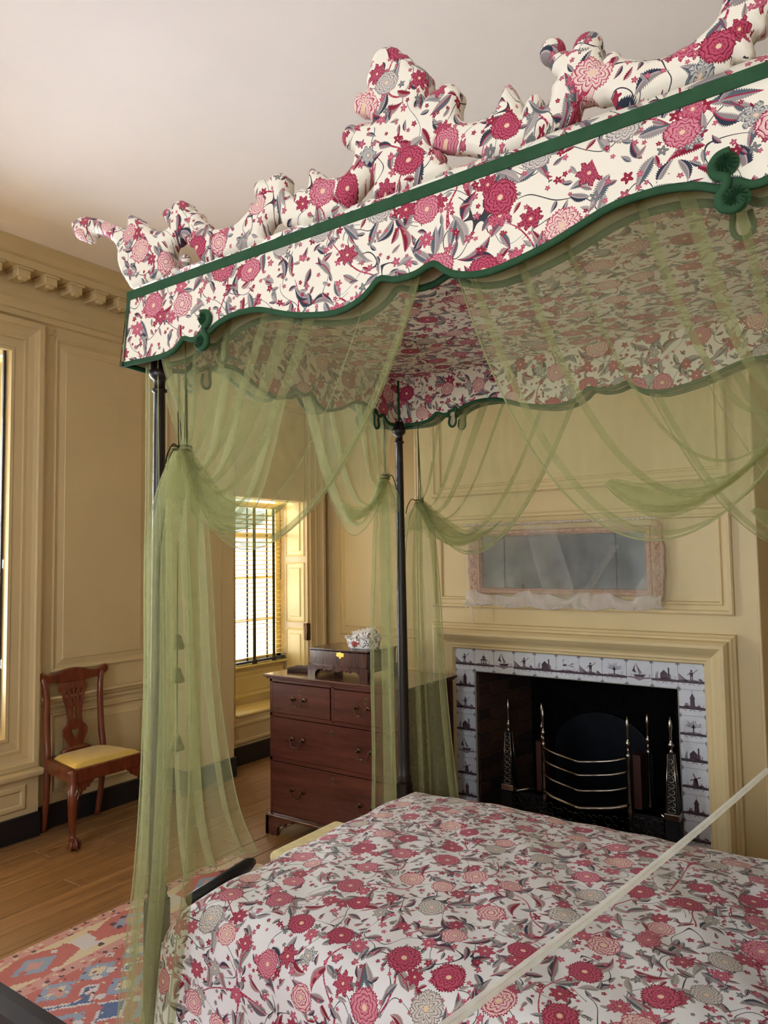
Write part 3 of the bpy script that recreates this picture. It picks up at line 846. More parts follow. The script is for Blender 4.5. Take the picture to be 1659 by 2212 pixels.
# pierced apron below the bars
bm = bmesh.new()
for q in range(26):
    x_ = -.40+.80*q/25; yy = -.055-.09*max(0, 1-(x_/.26)**2)
    r0 = .014+.004*math.sin(q*1.9)
    for lv in range(4):
        cz = .262-lv*.05+.008*math.sin(q*2.1+lv)
        pts = [(x_+r0*math.cos(t), yy-.002, cz+r0*1.25*math.sin(t)) for t in [2*PI*u/9*(.8+.2*((q+lv) % 2)) for u in range(9)]]
        bm_tube(bm, pts, .0026, 5)
link('pierced_apron', mesh_bm(bm, True), plain('dull_steel_fret', '#4f4b4a', .35, 1.0), gr)
boxes('apron_backing', [(-.40, .40, -.03, -.02, .05, .29)], iron, gr)
tube('lower_rail', [(-.42, -.05, .05), (-.2, -.12, .05), (0, -.15, .05), (.2, -.12, .05), (.42, -.05, .05)], .008, steel, gr, 8)
for sx in (-.2, .2): box('leg', sx-.02, sx+.02, .02, .06, 0, .14, iron, gr)

# ---------------------------------------------------------------- overmantel mirror wrapped in net
mi = thing('overmantel_mirror', 'long three-plate gilt mirror hung above the mantel under white net', 'mirror', (XC-.02, YC, 1.40))
gilt = plain('dull_gilt_carving', '#c9a083', .5, .1, .5, .15, 60, .5)
glassm = Mat('old_mirror_plate'); oo = glassm.coord('Object')
glassm.setp(Base_Color=glassm.ramp(glassm.noise(oo, 7.0, 4.0), [(.3, lin('#5b6168')), (.7, lin('#7c8388'))]), Metallic=.55, Roughness=.22)
GX0, GX1 = -.492, .475
FR = [(0, .0), (.0, .022), (.008, .036), (.02, .04), (.028, .030), (.032, .032), (.036, .020), (.037, .010)]
fr = mould('frame', 'y0', GX0-.032, GX1+.032, .026, .402, FR, gilt, mi, False)
for sx, gx in ((-1, GX0-.03), (1, GX1+.03)):
    ear = smooth_loop([(gx, .015), (gx+sx*.03, .005), (gx+sx*.052, .04), (gx+sx*.045, .10), (gx+sx*.06, .16), (gx+sx*.05, .215), (gx+sx*.06, .27), (gx+sx*.045, .33), (gx+sx*.052, .39), (gx+sx*.03, .425), (gx, .415)], 2)
    er = link('carved_end', shape_mesh(ear, [], .016, .006, Matrix.Translation((0, -.018, 0)) @ M_XZ), gilt, mi)
    for q in range(13):
        pz = .03+q*.031; a = q*2.4
        bm = bmesh.new(); bm_tube(bm, [(gx+sx*.026+.016*math.cos(a+u*.8)*(1-u*.1), -.034-.003*math.sin(u), pz+.016*math.sin(a+u*.8)*(1-u*.1)) for u in range(6)], [.003+.001*u for u in range(6)], 5)
        link('leaf_scroll', mesh_bm(bm, True), gilt, er)
for a, b in ((GX0, -.345), (-.345, .315), (.315, GX1)):
    box('glass_plate', a+.001, b-.001, -.018, -.010, .06, .37, glassm.m, mi, .002)
# net cover
nc = thing('net_dust_cover', 'white gathered net dust cover tied over the mantel mirror', 'dust cover', (XC-.02, YC-.06, 1.40))
rn = random.Random(9)
def netf(u, v):
    x_ = lerp(GX0-.105, GX1+.115, u); e = min(1.0, min(u, 1-u)*14)
    z_ = lerp(.002-.028*e-.012*math.sin(u*PI)-.006*math.sin(u*31), .437+.005*math.sin(u*23)-.03*(1-e), v)
    wave = .010*math.sin(u*38+v*2)+.008*math.sin(u*17-v*5+1)+.004*math.sin(u*71+v*9)
    return (x_, -.004+wave*(.5+.5*(1-v))+.030*(1-e), z_)
link('net', grid_mesh(netf, 140, 26), net, nc)
def ruffle(u, v):
    x_ = lerp(GX0-.08, GX1+.09, u)
    return (x_+.012*math.sin(u*61), -.010-.014*math.sin(v*PI)-.006*math.sin(u*47+v*3), lerp(-.034-.014*math.sin(u*PI)-.008*math.sin(u*31), .030+.016*math.sin(u*19+1)+.008*math.sin(u*43), v))
link('net_ruffle', grid_mesh(ruffle, 160, 8), net_hem, nc)
for z_, sg in ((-.03, 1), (.437, -1)):
    pts = [(lerp(GX0-.09, GX1+.10, q/160), -.006+.006*math.sin(q*2.1), z_-(.012*math.sin(q/160*PI)+.006*math.sin(q/160*31) if sg > 0 else 0)+.003*math.sin(q*1.7)) for q in range(161)]
    tube('gathered_hem', pts, .006, net_hem, nc, 6)
link('net_fold', grid_mesh(lambda u, v: (lerp(.42, .56, u)+.02*v, -.02-.02*math.sin(u*3+v*2), lerp(-.03, .30, v)*(.3+.7*u)-.01), 20, 10), net, nc)
link('net_fold', grid_mesh(lambda u, v: (lerp(-.06, .06, u)-.12*v+.06*u, -.022-.010*math.sin(u*5+v*3), lerp(-.02, .42, v)), 20, 14), net, nc)
link('net_fold', grid_mesh(lambda u, v: (lerp(.10, .14, u)+.22*v, -.022-.010*math.sin(u*5+v*3), lerp(-.02, .30, v)), 12, 14), net, nc)
tube('tie_string', [(GX0-.075, -.01, -.03), (GX0-.05, -.02, -.05), (GX0-.04, -.02, -.10), (GX0-.035, -.02, -.165)], .0035, net_hem, nc, 6)
tube('tie_string', [(GX0-.08, -.01, -.02), (GX0-.10, -.02, -.035), (GX0-.085, -.02, -.06), (GX0-.07, -.015, -.03)], .003, net_hem, nc, 6)
# ---------------------------------------------------------------- chest of drawers
CX0, CX1, CY = -3.19, -2.20, 3.28
CD = .52
ch = thing('chest_of_drawers', 'dark mahogany chest of drawers with brass bail handles beside the alcove window', 'chest', ((CX0+CX1)/2, CY, 0))
hw = (CX1-CX0)/2
boxes('carcass', [(-hw, hw, .025, CD, .115, .925), (-hw, -hw+.022, 0, .03, .115, .925), (hw-.022, hw, 0, .03, .115, .925),
      (-hw, hw, 0, .03, .905, .925), (-hw, hw, 0, .03, .698, .722), (-hw, hw, 0, .03, .432, .458), (-hw, hw, 0, .03, .115, .130),
      (-.012, .012, 0, .03, .71, .915)], mahog, ch, .002)
bm = bmesh.new()
bm_box(bm, -hw-.028, hw+.028, -.03, CD+.01, .937, .952, .005, 2); bm_box(bm, -hw-.015, hw+.015, -.017, CD+.005, .925, .940, .004, 2)
link('top', mesh_bm(bm), mahog, ch)
bm = bmesh.new(); bm_box(bm, -hw-.018, hw+.018, -.02, CD, .098, .120, .006, 2); link('base_moulding', mesh_bm(bm), mahog, ch)
def bracket(w, h, flip):
    pts = [(0, 0), (w*.52, 0), (w*.52, h*.28), (w*.56, h*.5), (w*.66, h*.56), (w*.72, h*.72), (w*.8, h*.62), (w*.88, h*.62), (w*.95, h*.82), (w*1.25, h*.9), (w*1.25, h), (0, h)]
    return [(-a if flip else a, b) for a, b in pts]
for sx in (0, 1):
    m = shape_mesh(bracket(.17, .105, sx), [], .012, .002, Matrix.Translation(((hw+.02) if sx else (-hw-.02), -.008, 0)) @ M_XZ)
    link('bracket_foot', m, mahog, ch)
    m = shape_mesh(bracket(.17, .105, False), [], .012, .002, Matrix.Translation(((hw+.006) if sx else (-hw-.006), -.018, 0)) @ M_YZ)
    link('bracket_foot', m, mahog, ch)
    box('bracket_foot', (hw-.08) if sx else -hw, hw if sx else -hw+.08, CD-.03, CD, 0, .10, mahog, ch)
def bail(parent, x, y, z, s=1.0):
    h = empty('handle', (x, y, z)); h.parent = parent
    for sx in (-1, 1):
        bm = bmesh.new()
        bm_ball(bm, (sx*.042*s, -.004, .010*s), .014*s, 1, .3, 1, 12, 6); bm_tube(bm, [(sx*.042*s, 0, .010*s), (sx*.042*s, -.022*s, .010*s)], .0045*s, 8)
        bm_ball(bm, (sx*.042*s, -.022*s, .010*s), .008*s)
        link('rosette', mesh_bm(bm, True), brass_dark, h)
    pts = spline([(-.042*s, -.022*s, .010*s), (-.036*s, -.026*s, -.010*s), (-.028*s, -.028*s, -.026*s), (-.012*s, -.029*s, -.030*s), (0, -.029*s, -.028*s), (.012*s, -.029*s, -.030*s), (.028*s, -.028*s, -.026*s), (.036*s, -.026*s, -.010*s), (.042*s, -.022*s, .010*s)], 4)
    n = len(pts); rr = [.0032*s+.0022*s*math.exp(-((q/n-.5)/.12)**2) for q in range(n)]
    tube('bail', pts, rr, brass_dark, h, 8)
    return h
def drawer(x0, x1, z0, z1, handles):
    o = box('drawer', x0+.0015, x1-.0015, -.007, .028, z0, z1, mahog, ch, .003)
    bm = bmesh.new(); xm = (x0+x1)/2; zk = z1-.042
    bm_box(bm, xm-.003, xm+.003, -.0082, -.006, zk-.018, zk+.010); bm_ball(bm, (xm, -.0072, zk+.010), .0055, 1, .25, 1, 10, 6)
    link('keyhole', mesh_bm(bm), plain('keyhole_dark', '#0d0807', .6), o)
    tube('escutcheon', [(xm+.008*math.cos(a)*(.75 if math.sin(a) < 0 else 1), -.0078, zk-.003+.019*math.sin(a)) for a in [2*PI*q/14 for q in range(15)]], .0009, brass, o, 5)
    for hx in handles: bail(o, hx, -.007, (z0+z1)/2-.005)
    return o
drawer(-hw+.025, -.014, .724, .903, [-.25]); drawer(.014, hw-.025, .724, .903, [.22])
drawer(-hw+.025, hw-.025, .460, .696, [-.262, .235])
drawer(-hw+.025, hw-.025, .132, .430, [-.262, .235])

# ---------------------------------------------------------------- small bracket-footed box on the chest
bxx = thing('dressing_box', 'small dark veneered box with brass escutcheon on bracket feet atop the chest', 'box', (-2.75, 3.40, .952))
W2 = .215
bm = bmesh.new(); bm_box(bm, -W2, W2, 0, .30, .052, .150, .002); link('body', mesh_bm(bm), mahog_v, bxx)
bm = bmesh.new(); bm_box(bm, -W2-.006, W2+.006, -.006, .306, .150, .160, .003, 2); bm_box(bm, -W2, W2, 0, .30, .143, .152); link('lid', mesh_bm(bm), mahog_v, bxx)
base = [(-W2-.01, 0), (-W2+.045, 0), (-W2+.05, .02), (-W2+.07, .034), (-W2+.10, .038), (-W2+.12, .028), (-W2+.14, .04), (-.07, .03), (-.04, .038), (0, .026), (.04, .038), (.07, .03), (W2-.14, .04), (W2-.12, .028), (W2-.10, .038), (W2-.07, .034), (W2-.05, .02), (W2-.045, 0), (W2+.01, 0), (W2+.01, .052), (W2+.006, .06), (-W2-.006, .06), (-W2-.01, .052)]
link('bracket_base', shape_mesh(base, [], .008, .001, Matrix.Translation((0, -.004, 0)) @ M_XZ), mahog_v, bxx)
for sx in (-1, 1): link('bracket_base', shape_mesh([(-.01, 0), (.05, 0), (.06, .034), (.24, .034), (.25, 0), (.31, 0), (.31, .06), (-.01, .06)], [], .008, .001, Matrix.Translation((sx*(W2+.002), 0, 0)) @ M_YZ), mahog_v, bxx)
esc = [(0, -.022), (.008, -.016), (.010, -.008), (.020, -.010), (.030, -.002), (.024, .006), (.030, .013), (.016, .012), (.010, .018), (.004, .013), (0, .022)]
esc = esc+[(-a, b) for a, b in reversed(esc[1:-1])]
link('escutcheon', shape_mesh(esc, [], .0015, .0005, Matrix.Translation((0.02, -.002, .125)) @ M_XZ), plain('bright_brass', '#d9b85c', .25, 1.0), bxx)

# embroidered lidded dish on the box
emb = Mat('embroidered_white_silk'); e_uv = emb.coord('Object')
ed = emb.voro(e_uv, 34.0, .8, '3D'); en = emb.noise(e_uv, 38.0, 1.0)
ecol = emb.mix(((en-.5).abs()).lt(.03), lin('#ece6e6'), lin('#3f4238'))
ecol = emb.mix(ed[0].lt(.22), ecol, emb.ramp(emb.sep(ed[1])[0], [(0, lin('#3d4a36')), (.45, lin('#5b3040')), (.75, lin('#b0544a'))], True))
emb.setp(Base_Color=ecol, Roughness=.6); emb.bump(en, .4, .004)
ca = thing('embroidered_casket', 'white embroidered lobed casket with a loose lid on the dressing box', 'casket', (-2.645, 3.52, 1.112))
def lobed(r, z, n=8, d=.08): return lambda a: (r*(1+d*abs(math.cos(a*n/2)))*math.cos(a)*1.12, r*(1+d*abs(math.cos(a*n/2)))*math.sin(a)*.85, z)
def lobe_mesh(rows, n=64):
    bm = bmesh.new(); R_ = []
    for r, z in rows: R_.append([bm.verts.new(lobed(r, z)(2*PI*q/n)) for q in range(n)])
    for a, b in zip(R_[:-1], R_[1:]):
        for q in range(n): bm.faces.new((a[q], a[(q+1) % n], b[(q+1) % n], b[q]))
    bm.faces.new(R_[-1]); bm.faces.new(list(reversed(R_[0])))
    return mesh_bm(bm, True)
link('body', lobe_mesh([(.082, 0), (.086, .01), (.092, .04), (.098, .062), (.094, .064), (.086, .05)]), emb.m, ca)
ld = link('lid', lobe_mesh([(.07, 0), (.078, .012), (.075, .03), (.06, .042), (.035, .046), (.01, .047)]), emb.m, ca); ld.location = (.012, 0, .052); ld.rotation_euler = (.05, -.22, .2)
lacem = sheer('lace_frill', '#fbf7f5', .75)
def frill(u, v):
    a = u*2*PI; r = .098+.010*v+.003*math.sin(a*26)*v
    return (r*(1+.07*abs(math.cos(a*4)))*math.cos(a)*1.12, r*(1+.07*abs(math.cos(a*4)))*math.sin(a)*.85, .060+.010*v+.004*math.sin(a*19))
link('lace_edge', grid_mesh(frill, 160, 2), lacem, ca)
tf = link('lid_lace', grid_mesh(lambda u, v: (lambda a, r: (r*math.cos(a)*1.1, r*math.sin(a)*.8, .036+.018*v+.006*math.sin(a*17)))(u*2*PI, .05+.02*v), 120, 2), lacem, ca); tf.location = (.012, 0, .058); tf.rotation_euler = (.05, -.22, .2)
med = []
bm = bmesh.new()
for q in range(9):
    a = 2*PI*q/9; bm_ball(bm, (.016*math.cos(a), -.0015, .013*math.sin(a)), .006, 1, .3, 1, 8, 5)
bm_ball(bm, (0, -.002, 0), .010, 1, .3, 1, 10, 6)
md = link('red_rose_medallion', mesh_bm(bm, True), plain('red_embroidery', '#a5453f', .7), ca); md.location = (-.006, -.0835, .034)

# folded brown leather cases lying on the chest top
lea = plain('brown_pebbled_leather', '#4d342a', .5, 0, .4, .25, 80, .6)
for q, (lx, ly, sx, sy, rz, lb) in enumerate(((-3.075, 3.46, .17, .12, .2, 'stitched brown leather pocket case lying flat at the chest corner'), (-3.055, 3.64, .12, .09, .3, 'slim brown leather case lying farther back beside the dressing box'))):
    wl_ = thing('leather_case', lb, 'case', (lx, ly, .952), rz)
    for zz in (0, .012): box('flap', -sx/2, sx/2, -sy/2, sy/2, zz, zz+.011, lea, wl_, .004, 2)
    for c_ in range(3):
        for r_2 in range(2): box('pocket_patch', -sx/2+.008+c_*(sx-.016)/3+.003, -sx/2+.008+(c_+1)*(sx-.016)/3-.003, -sy/2+.006+r_2*(sy-.012)/2+.003, -sy/2+.006+(r_2+1)*(sy-.012)/2-.003, .022, .0265, lea, wl_, .002)

# ---------------------------------------------------------------- side chair against the pier
sc = thing('side_chair', 'carved mahogany side chair with pierced splat and yellow slip seat against the pier', 'chair', (-4.37, 2.705, 0))
yellow = Mat('yellow_silk_seat'); yo = yellow.coord('Object')
yellow.setp(Base_Color=yellow.ramp(yellow.noise(yellow.vscale(yo, (3, 40, 1)), 6.0, 2.0), [(.3, lin('#c9a545')), (.7, lin('#d9bb62'))]), Roughness=.45); yellow.b.inputs['Sheen Weight'].default_value = .3
def wpt(x_, y_, z_): return (x_, y_, z_)
for sy in (-1, 1):
    # back stile running down into the rear leg
    st = spline([(-.02, sy*.215, .955), (.005, sy*.196, .90), (.015, sy*.185, .82), (.02, sy*.185, .70), (.03, sy*.187, .56), (.045, sy*.19, .46), (.045, sy*.19, .34), (.03, sy*.188, .18), (-.005, sy*.185, 0)], 5)
    rr = [lerp(.019, .019, 0)]*len(st)
    o = tube('rear_leg', st, [.018+.003*math.sin(PI*q/len(st)) for q in range(len(st))], chairwood, sc, 10)
    # cabriole front leg
    X_, Y_ = .405, sy*.243
    lg = spline([(X_-.005, Y_, .44), (X_, Y_, .36), (X_+.012, Y_+sy*.008, .30), (X_+.010, Y_+sy*.008, .24), (X_-.002, Y_, .15), (X_-.006, Y_-sy*.004, .09), (X_+.004, Y_, .055)], 6)
    n = len(lg); rr = [lerp(.027, .032, q/8) if q < 8 else (lerp(.033, .016, (q-8)/(n-12)) if q < n-4 else lerp(.016, .022, (q-n+4)/4)) for q in range(n)]
    leg = tube('front_leg', lg, rr, chairwood, sc, 12)
    bm = bmesh.new(); bm_ball(bm, (X_+.012, Y_, .030), .031, 1, 1, .95)
    link('ball_foot', mesh_bm(bm, True), chairwood, leg)
    bm = bmesh.new()
    for a in (-.9, 0, .9, PI):
        dx, dy = math.cos(a), math.sin(a)
        bm_tube(bm, [(X_+.012+dx*.012, Y_+dy*.012, .068), (X_+.012+dx*.032, Y_+dy*.032, .046), (X_+.012+dx*.036, Y_+dy*.036, .025), (X_+.012+dx*.030, Y_+dy*.030, .004)], [.007, .0075, .007, .004], 6)
    link('claw', mesh_bm(bm, True), chairwood, leg)
    # carved knee bracket
    kb = [(0, 0), (0, .095), (.11, .095), (.10, .075), (.085, .07), (.075, .05), (.06, .052), (.05, .035), (.035, .038), (.025, .015)]
    kb = [(a*-sy, b-.0) for a, b in kb]
    link('knee_bracket', shape_mesh(kb, [], .010, .003, Matrix.Translation((X_+.005, Y_-sy*.02, .285)) @ M_YZ), chairwood, sc)
    # side rail
    bm = bmesh.new(); vs = []
    for x_, yy in ((.045, .187), (.405, .243)):
        vs.append([bm.verts.new((x_, sy*(yy+a), z_)) for a, z_ in ((-.016, .372), (.016, .372), (.016, .450), (-.016, .450))])
    for q in range(4): bm.faces.new((vs[0][q], vs[0][(q+1) % 4], vs[1][(q+1) % 4], vs[1][q]))
    bm.faces.new(vs[0]); bm.faces.new(vs[1]); link('side_rail', mesh_bm(bm), chairwood, sc)
box('front_rail', .39, .425, -.26, .26, .372, .450, chairwood, sc, .004); box('rear_rail', .03, .062, -.19, .19, .38, .455, chairwood, sc, .003)
# slip seat
def cush(u, v):
    x_ = lerp(.065, .405, u); hw_ = lerp(.165, .228, u); y_ = lerp(-hw_, hw_, v)
    e = (1-(2*u-1)**6)*(1-(2*v-1)**6)
    return (x_, y_, .446+.034*e**.5)
link('slip_seat', grid_mesh(cush, 20, 24), yellow.m, sc)
# crest rail with ears
cr = [(-.238, .925), (-.245, .945), (-.235, .968), (-.205, .955), (-.17, .938), (-.12, .943), (-.06, .963), (0, .970), (.06, .963), (.12, .943), (.17, .938), (.205, .955), (.235, .968), (.245, .945), (.238, .925), (.21, .915), (.17, .905), (.12, .905), (.10, .897), (-.10, .897), (-.12, .905), (-.17, .905), (-.21, .915)]
link('crest_rail', shape_mesh(smooth_loop(cr, 2), [], .015, .008, Matrix.Translation((-.005, 0, 0)) @ M_YZ), chairwood, sc)
half = [(.09, .458), (.085, .475), (.055, .485), (.05, .50), (.062, .53), (.080, .56), (.083, .59), (.070, .612), (.052, .625), (.046, .66), (.050, .70), (.062, .76), (.078, .82), (.092, .84), (.098, .862), (.086, .878), (.084, .89), (.098, .91)]
out = half+[(-a, b) for a, b in reversed(half)]
heart = [(0, .528), (.016, .556), (.026, .575), (.024, .592), (.012, .597), (0, .588), (-.012, .597), (-.024, .592), (-.026, .575), (-.016, .556)]
def slot(x0, z0, x1, z1, w_): return [(x0-w_, z0), (x0+w_, z0), (x1+w_*1.2, z1), (x1-w_*1.2, z1)]
holes = [heart, slot(0, .655, 0, .735, .0075), slot(-.026, .65, -.034, .73, .0065), slot(.026, .65, .034, .73, .0065), slot(-.037, .75, -.054, .845, .007), slot(.037, .75, .054, .845, .007), slot(-.008, .765, -.014, .85, .0065), slot(.008, .765, .016, .85, .006)]
Mlean = Matrix.Translation((.045, 0, .0)) @ Matrix.Translation((0, 0, .45)) @ Matrix.Rotation(-.11, 4, 'Y') @ Matrix.Translation((0, 0, -.45))
spl = link('splat', shape_mesh(out, holes, .007, .002, Mlean @ M_YZ), chairwood, sc)
bm = bmesh.new(); bm_tube(bm, [(.045, -.10, .462), (.045, -.06, .475), (.045, .06, .475), (.045, .10, .462)], [.012, .018, .018, .012], 10); link('shoe', mesh_bm(bm, True), chairwood, sc)
# clear tape bandage round the knee
tb = thing('plastic_wrap', 'crumpled clear plastic wrap tied round the chair knee', 'wrap', (-3.962, 2.462, .345))
link('film', grid_mesh(lambda u, v: ((.035+.006*math.sin(u*31+v*7))*math.cos(u*4.4-2.6), (.035+.006*math.sin(u*27))*math.sin(u*4.4-2.6), -.05*v+.004*math.sin(u*19)), 40, 6), clear('crinkled_film', .45, (1, 1, 1, 1), .12), tb)
# ---------------------------------------------------------------- four-post bed
PX0, PX1, PYN, PYF = -1.945, .085, 1.497, 2.891
bed = thing('four_post_bed', 'dark mahogany four-post bed with slender turned posts under the printed canopy', 'bed', (BXC, (PYN+PYF)/2, 0))
bo = Vector((BXC, (PYN+PYF)/2, 0))
POST = [(.034, .60), (.028, .612), (.033, .625), (.027, .64), (.0265, .70), (.026, 1.0), (.0235, 1.40), (.0205, 1.75), (.0185, 2.10), (.0175, 2.195), (.0245, 2.20), (.0245, 2.206), (.0175, 2.212), (.0175, 2.232), (.020, 2.238), (.030, 2.245), (.033, 2.255), (.033, 2.268), (.028, 2.27), (.028, 2.30)]
for px, py in ((PX0, PYN), (PX0, PYF), (PX1, PYN), (PX1, PYF)):
    o = lathe('post', POST, postwood, bed, px-bo.x, py-bo.y, 24)
    box('post_block', px-bo.x-.030, px-bo.x+.030, py-bo.y-.030, py-bo.y+.030, .26, .60, postwood, o, .004)
    lathe('foot', [(.024, 0), (.028, .03), (.022, .06), (.030, .16), (.036, .26)], postwood, o, px-bo.x, py-bo.y, 16)
for y_ in (PYN, PYF): box('side_rail', PX0-bo.x+.03, PX1-bo.x-.03, y_-bo.y-.02, y_-bo.y+.02, .30, .46, postwood, bed, .004)
for x_ in (PX0, PX1): box('end_rail', x_-bo.x-.02, x_-bo.x+.02, PYN-bo.y+.03, PYF-bo.y-.03, .30, .46, postwood, bed, .004)
box('headboard', PX1-bo.x-.018, PX1-bo.x+.018, PYN-bo.y+.03, PYF-bo.y-.03, .50, 1.15, postwood, bed, .006)
# cream mattress and under-sheet showing at the foot
mt = tag(box('mattress', PX0+.085, PX1-.03, PYN+.04, PYF-.04, .46, .585, plain('cream_ticking', '#e4d29a', .8), None, .03, 3), 'cream ticking mattress lying under the flowered bedspread', 'mattress')

tube('foot_rail', [(PX0-bo.x+.03, 1.60-bo.y, .558), (PX0-bo.x+.03, 1.86-bo.y, .586), (PX0-bo.x+.03, 1.885-bo.y, .586)], [.022, .022, .012], plain('black_rail', '#0d0b0b', .5), bed, 10)
bl_ = tag(box('blanket', PX0+.015, PX0+.12, 1.97, 2.36, .545, .590, plain('cream_wool', '#e6d7a4', .85, 0, .2, .05, 30, .3), None, .02, 3), 'edge of a cream blanket showing under the bedspread at the foot', 'blanket')
# bedspread: sheet folded over the rounded edges of the bed
BR = .11
sx0, sx1, sy0, sy1 = -1.895, .06, 1.475, 2.865
ZT = .605
def fold(s, lo, hi, drop):
    """unrolled distance -> (position, drop). s=0 at lo edge of hang."""
    a = PI*BR/2
    if s < drop: return lo-.02*(drop-s)/drop, (drop-s)+BR
    s -= drop
    if s < a:
        t = s/BR; return lo+BR*(1-math.cos(t)), BR*(1-math.sin(t))
    s -= a; flat = hi-lo-2*BR
    if s < flat: return lo+BR+s, 0.0
    s -= flat
    if s < a:
        t = s/BR; return hi-BR+BR*math.sin(t), BR*(1-math.cos(t))
    return hi+.02*min(1, (s-a)/max(drop, .01)), BR+(s-a)
DX, DY = .44, .44
LX = DX*1+PI*BR+(sx1-sx0-2*BR); LY = 2*DY+PI*BR+(sy1-sy0-2*BR)
def spread(u, v):
    X_, dx = fold(u*LX, sx0, sx1, DX) if u*LX < DX+PI*BR/2+(sx1-sx0-2*BR) else (sx0+BR+(u*LX-DX-PI*BR/2), 0)
    X_ = min(X_, sx1)
    Y_, dy = fold(v*LY, sy0, sy1, DY)
    cx = (X_-(sx0+sx1)/2)/((sx1-sx0)/2); cy = (Y_-(sy0+sy1)/2)/((sy1-sy0)/2)
    crown = .062*max(0, 1-abs(cx)**4)*max(0, 1-abs(cy)**2.6)
    z = ZT+crown-max(dx, dy)-.35*min(dx, dy)*(1 if max(dx, dy) < BR else 0)
    hang = min(1, max(0, (max(dx, dy)-BR)/.3))
    rip = .016*hang*math.sin(X_*19+1.3*math.sin(X_*7)) if dy > dx else .014*hang*math.sin(Y_*17)
    wr = .004*math.sin(X_*9+Y_*13)*math.sin(Y_*7-X_*3)+.002*math.sin(X_*31+Y_*23)+.0035*math.sin(X_*14-Y_*21)*math.exp(-abs(Y_-sy0)*5)
    if dy > dx: Y_ += rip*(-1 if v < .5 else 1)
    elif dx > 0: X_ -= abs(rip)
    return (X_, Y_, max(.03, z+wr*(1-hang)))
sp_ = link('bedspread', grid_mesh(spread, 150, 130, lambda u, v: (u*LX, v*LY)), chz_bed)
tag(sp_, 'white cotton bedspread printed with crimson flowers spread over the bed', 'bedspread')

# ---------------------------------------------------------------- canopy: crest, valances, tester cloth
can = thing('bed_canopy', 'flower-printed bed canopy with padded scroll crest, scalloped valance and green binding', 'canopy', (0, 0, 0))
VAL = [(1.092, 2.283), (.98, 2.279), (.905, 2.277), (.85, 2.284), (.82, 2.3), (.802, 2.314), (.77, 2.303), (.742, 2.303), (.72, 2.316), (.69, 2.312), (.66, 2.326), (.62, 2.337), (.565, 2.342), (.49, 2.336), (.39, 2.303), (.33, 2.287), (.245, 2.272), (.19, 2.272), (.137, 2.285), (.10, 2.306), (.076, 2.325), (.035, 2.313), (0, 2.310)]
VS = sorted(spline(VAL, 5))
def zb(d):
    d = abs(d)
    for q in range(len(VS)-1):
        if VS[q][0] <= d <= VS[q+1][0]:
            t = (d-VS[q][0])/max(1e-6, VS[q+1][0]-VS[q][0]); return lerp(VS[q][1], VS[q+1][1], t)
    return VS[-1][1]
ZTOP = 2.527
def valance(pt, a0, a1, ac, half, flare, front, back, uoff, th=.004, bands=True, top=True):
    """pt(a, out, z): point at a along the side, 'out' metres outwards. half scales the scallop to this side."""
    n = 220
    def fa(u, v):
        a = lerp(a0, a1, u); d = (a-ac)/half*1.09
        z = lerp(ZTOP, zb(min(1.0915, abs(d))), v)
        # the corner leans out towards the hem
        ax = a+(flare*v*(-1 if u == 0 else (1 if u == 1 else 0)))*.0
        e = abs(2*u-1); ax = a+flare*.6*v*(e**12)*(-1 if u < .5 else 1)
        return ax, z
    def sheet(off): return lambda u, v: pt(fa(u, v)[0], flare*v*.3+off, fa(u, v)[1])
    link('valance', grid_mesh(sheet(0), n, 6, lambda u, v: (fa(u, v)[0]+uoff, fa(u, v)[1])), front, can)
    link('valance_lining', grid_mesh(sheet(-th if not front == None else 0), n, 6), back, can)
    # green binding: hem ribbon, ends and head band
    sgn = 1
    bm = bmesh.new()
    hem = [fa(u/(n*1.0), 1) for u in range(n+1)]
    W_ = .0125
    prev = None
    for q, (a, z) in enumerate(hem):
        a_p, z_p = hem[max(0, q-1)]; a_n, z_n = hem[min(n, q+1)]
        tx, tz = a_n-a_p, z_n-z_p; L = math.hypot(tx, tz) or 1; nx, nz = -tz/L, tx/L
        if nz < 0: nx, nz = -nx, -nz
        row = [bm.verts.new(pt(a-nx*.002, flare*.3+o_, z-nz*.002)) for o_ in (-th-.0025, .0025)]+[bm.verts.new(pt(a+nx*W_, flare*.3+o_, z+nz*W_)) for o_ in (.0025, -th-.0025)]
        if prev:
            for e in range(4): bm.faces.new((prev[e], prev[(e+1) % 4], row[(e+1) % 4], row[e]))
        prev = row
    link('hem_binding', mesh_bm(bm, True), green, can)
    if bands:
        for u_ in (0, 1):
            bm = bmesh.new(); s = 1 if u_ == 0 else -1
            vs = []
            for v_ in [q/6 for q in range(7)]:
                a, z = fa(u_, v_); vs.append([bm.verts.new(pt(a, flare*v_*.3+.0028, z)), bm.verts.new(pt(a+s*.016, flare*v_*.3+.0028, z))])
            for q in range(6): bm.faces.new((vs[q][0], vs[q][1], vs[q+1][1], vs[q+1][0]))
            link('corner_binding', mesh_bm(bm), green, can)
    if top:
        bm = bmesh.new()
        vs = []
        for a in (a0-.003, a1+.003): vs.append([bm.verts.new(pt(a, o_, z)) for o_, z in ((-.004, ZTOP-.028), (.0045, ZTOP-.028), (.0045, ZTOP+.001), (-.004, ZTOP+.001))])
        for e in range(4): bm.faces.new((vs[0][e], vs[0][(e+1) % 4], vs[1][(e+1) % 4], vs[1][e]))
        bm.faces.new(vs[0]); bm.faces.new(vs[1])
        link('head_band', mesh_bm(bm), green, can)
FY0, FY1 = YN, YFAR; FYC = (YN+YFAR)/2; FH = (YFAR-YN)/2
H_ = 1.09
valance(lambda a, o, z: (a, YN-o, z), BX0, BX1, BXC, H_, .035, chz, lining, 0.0)
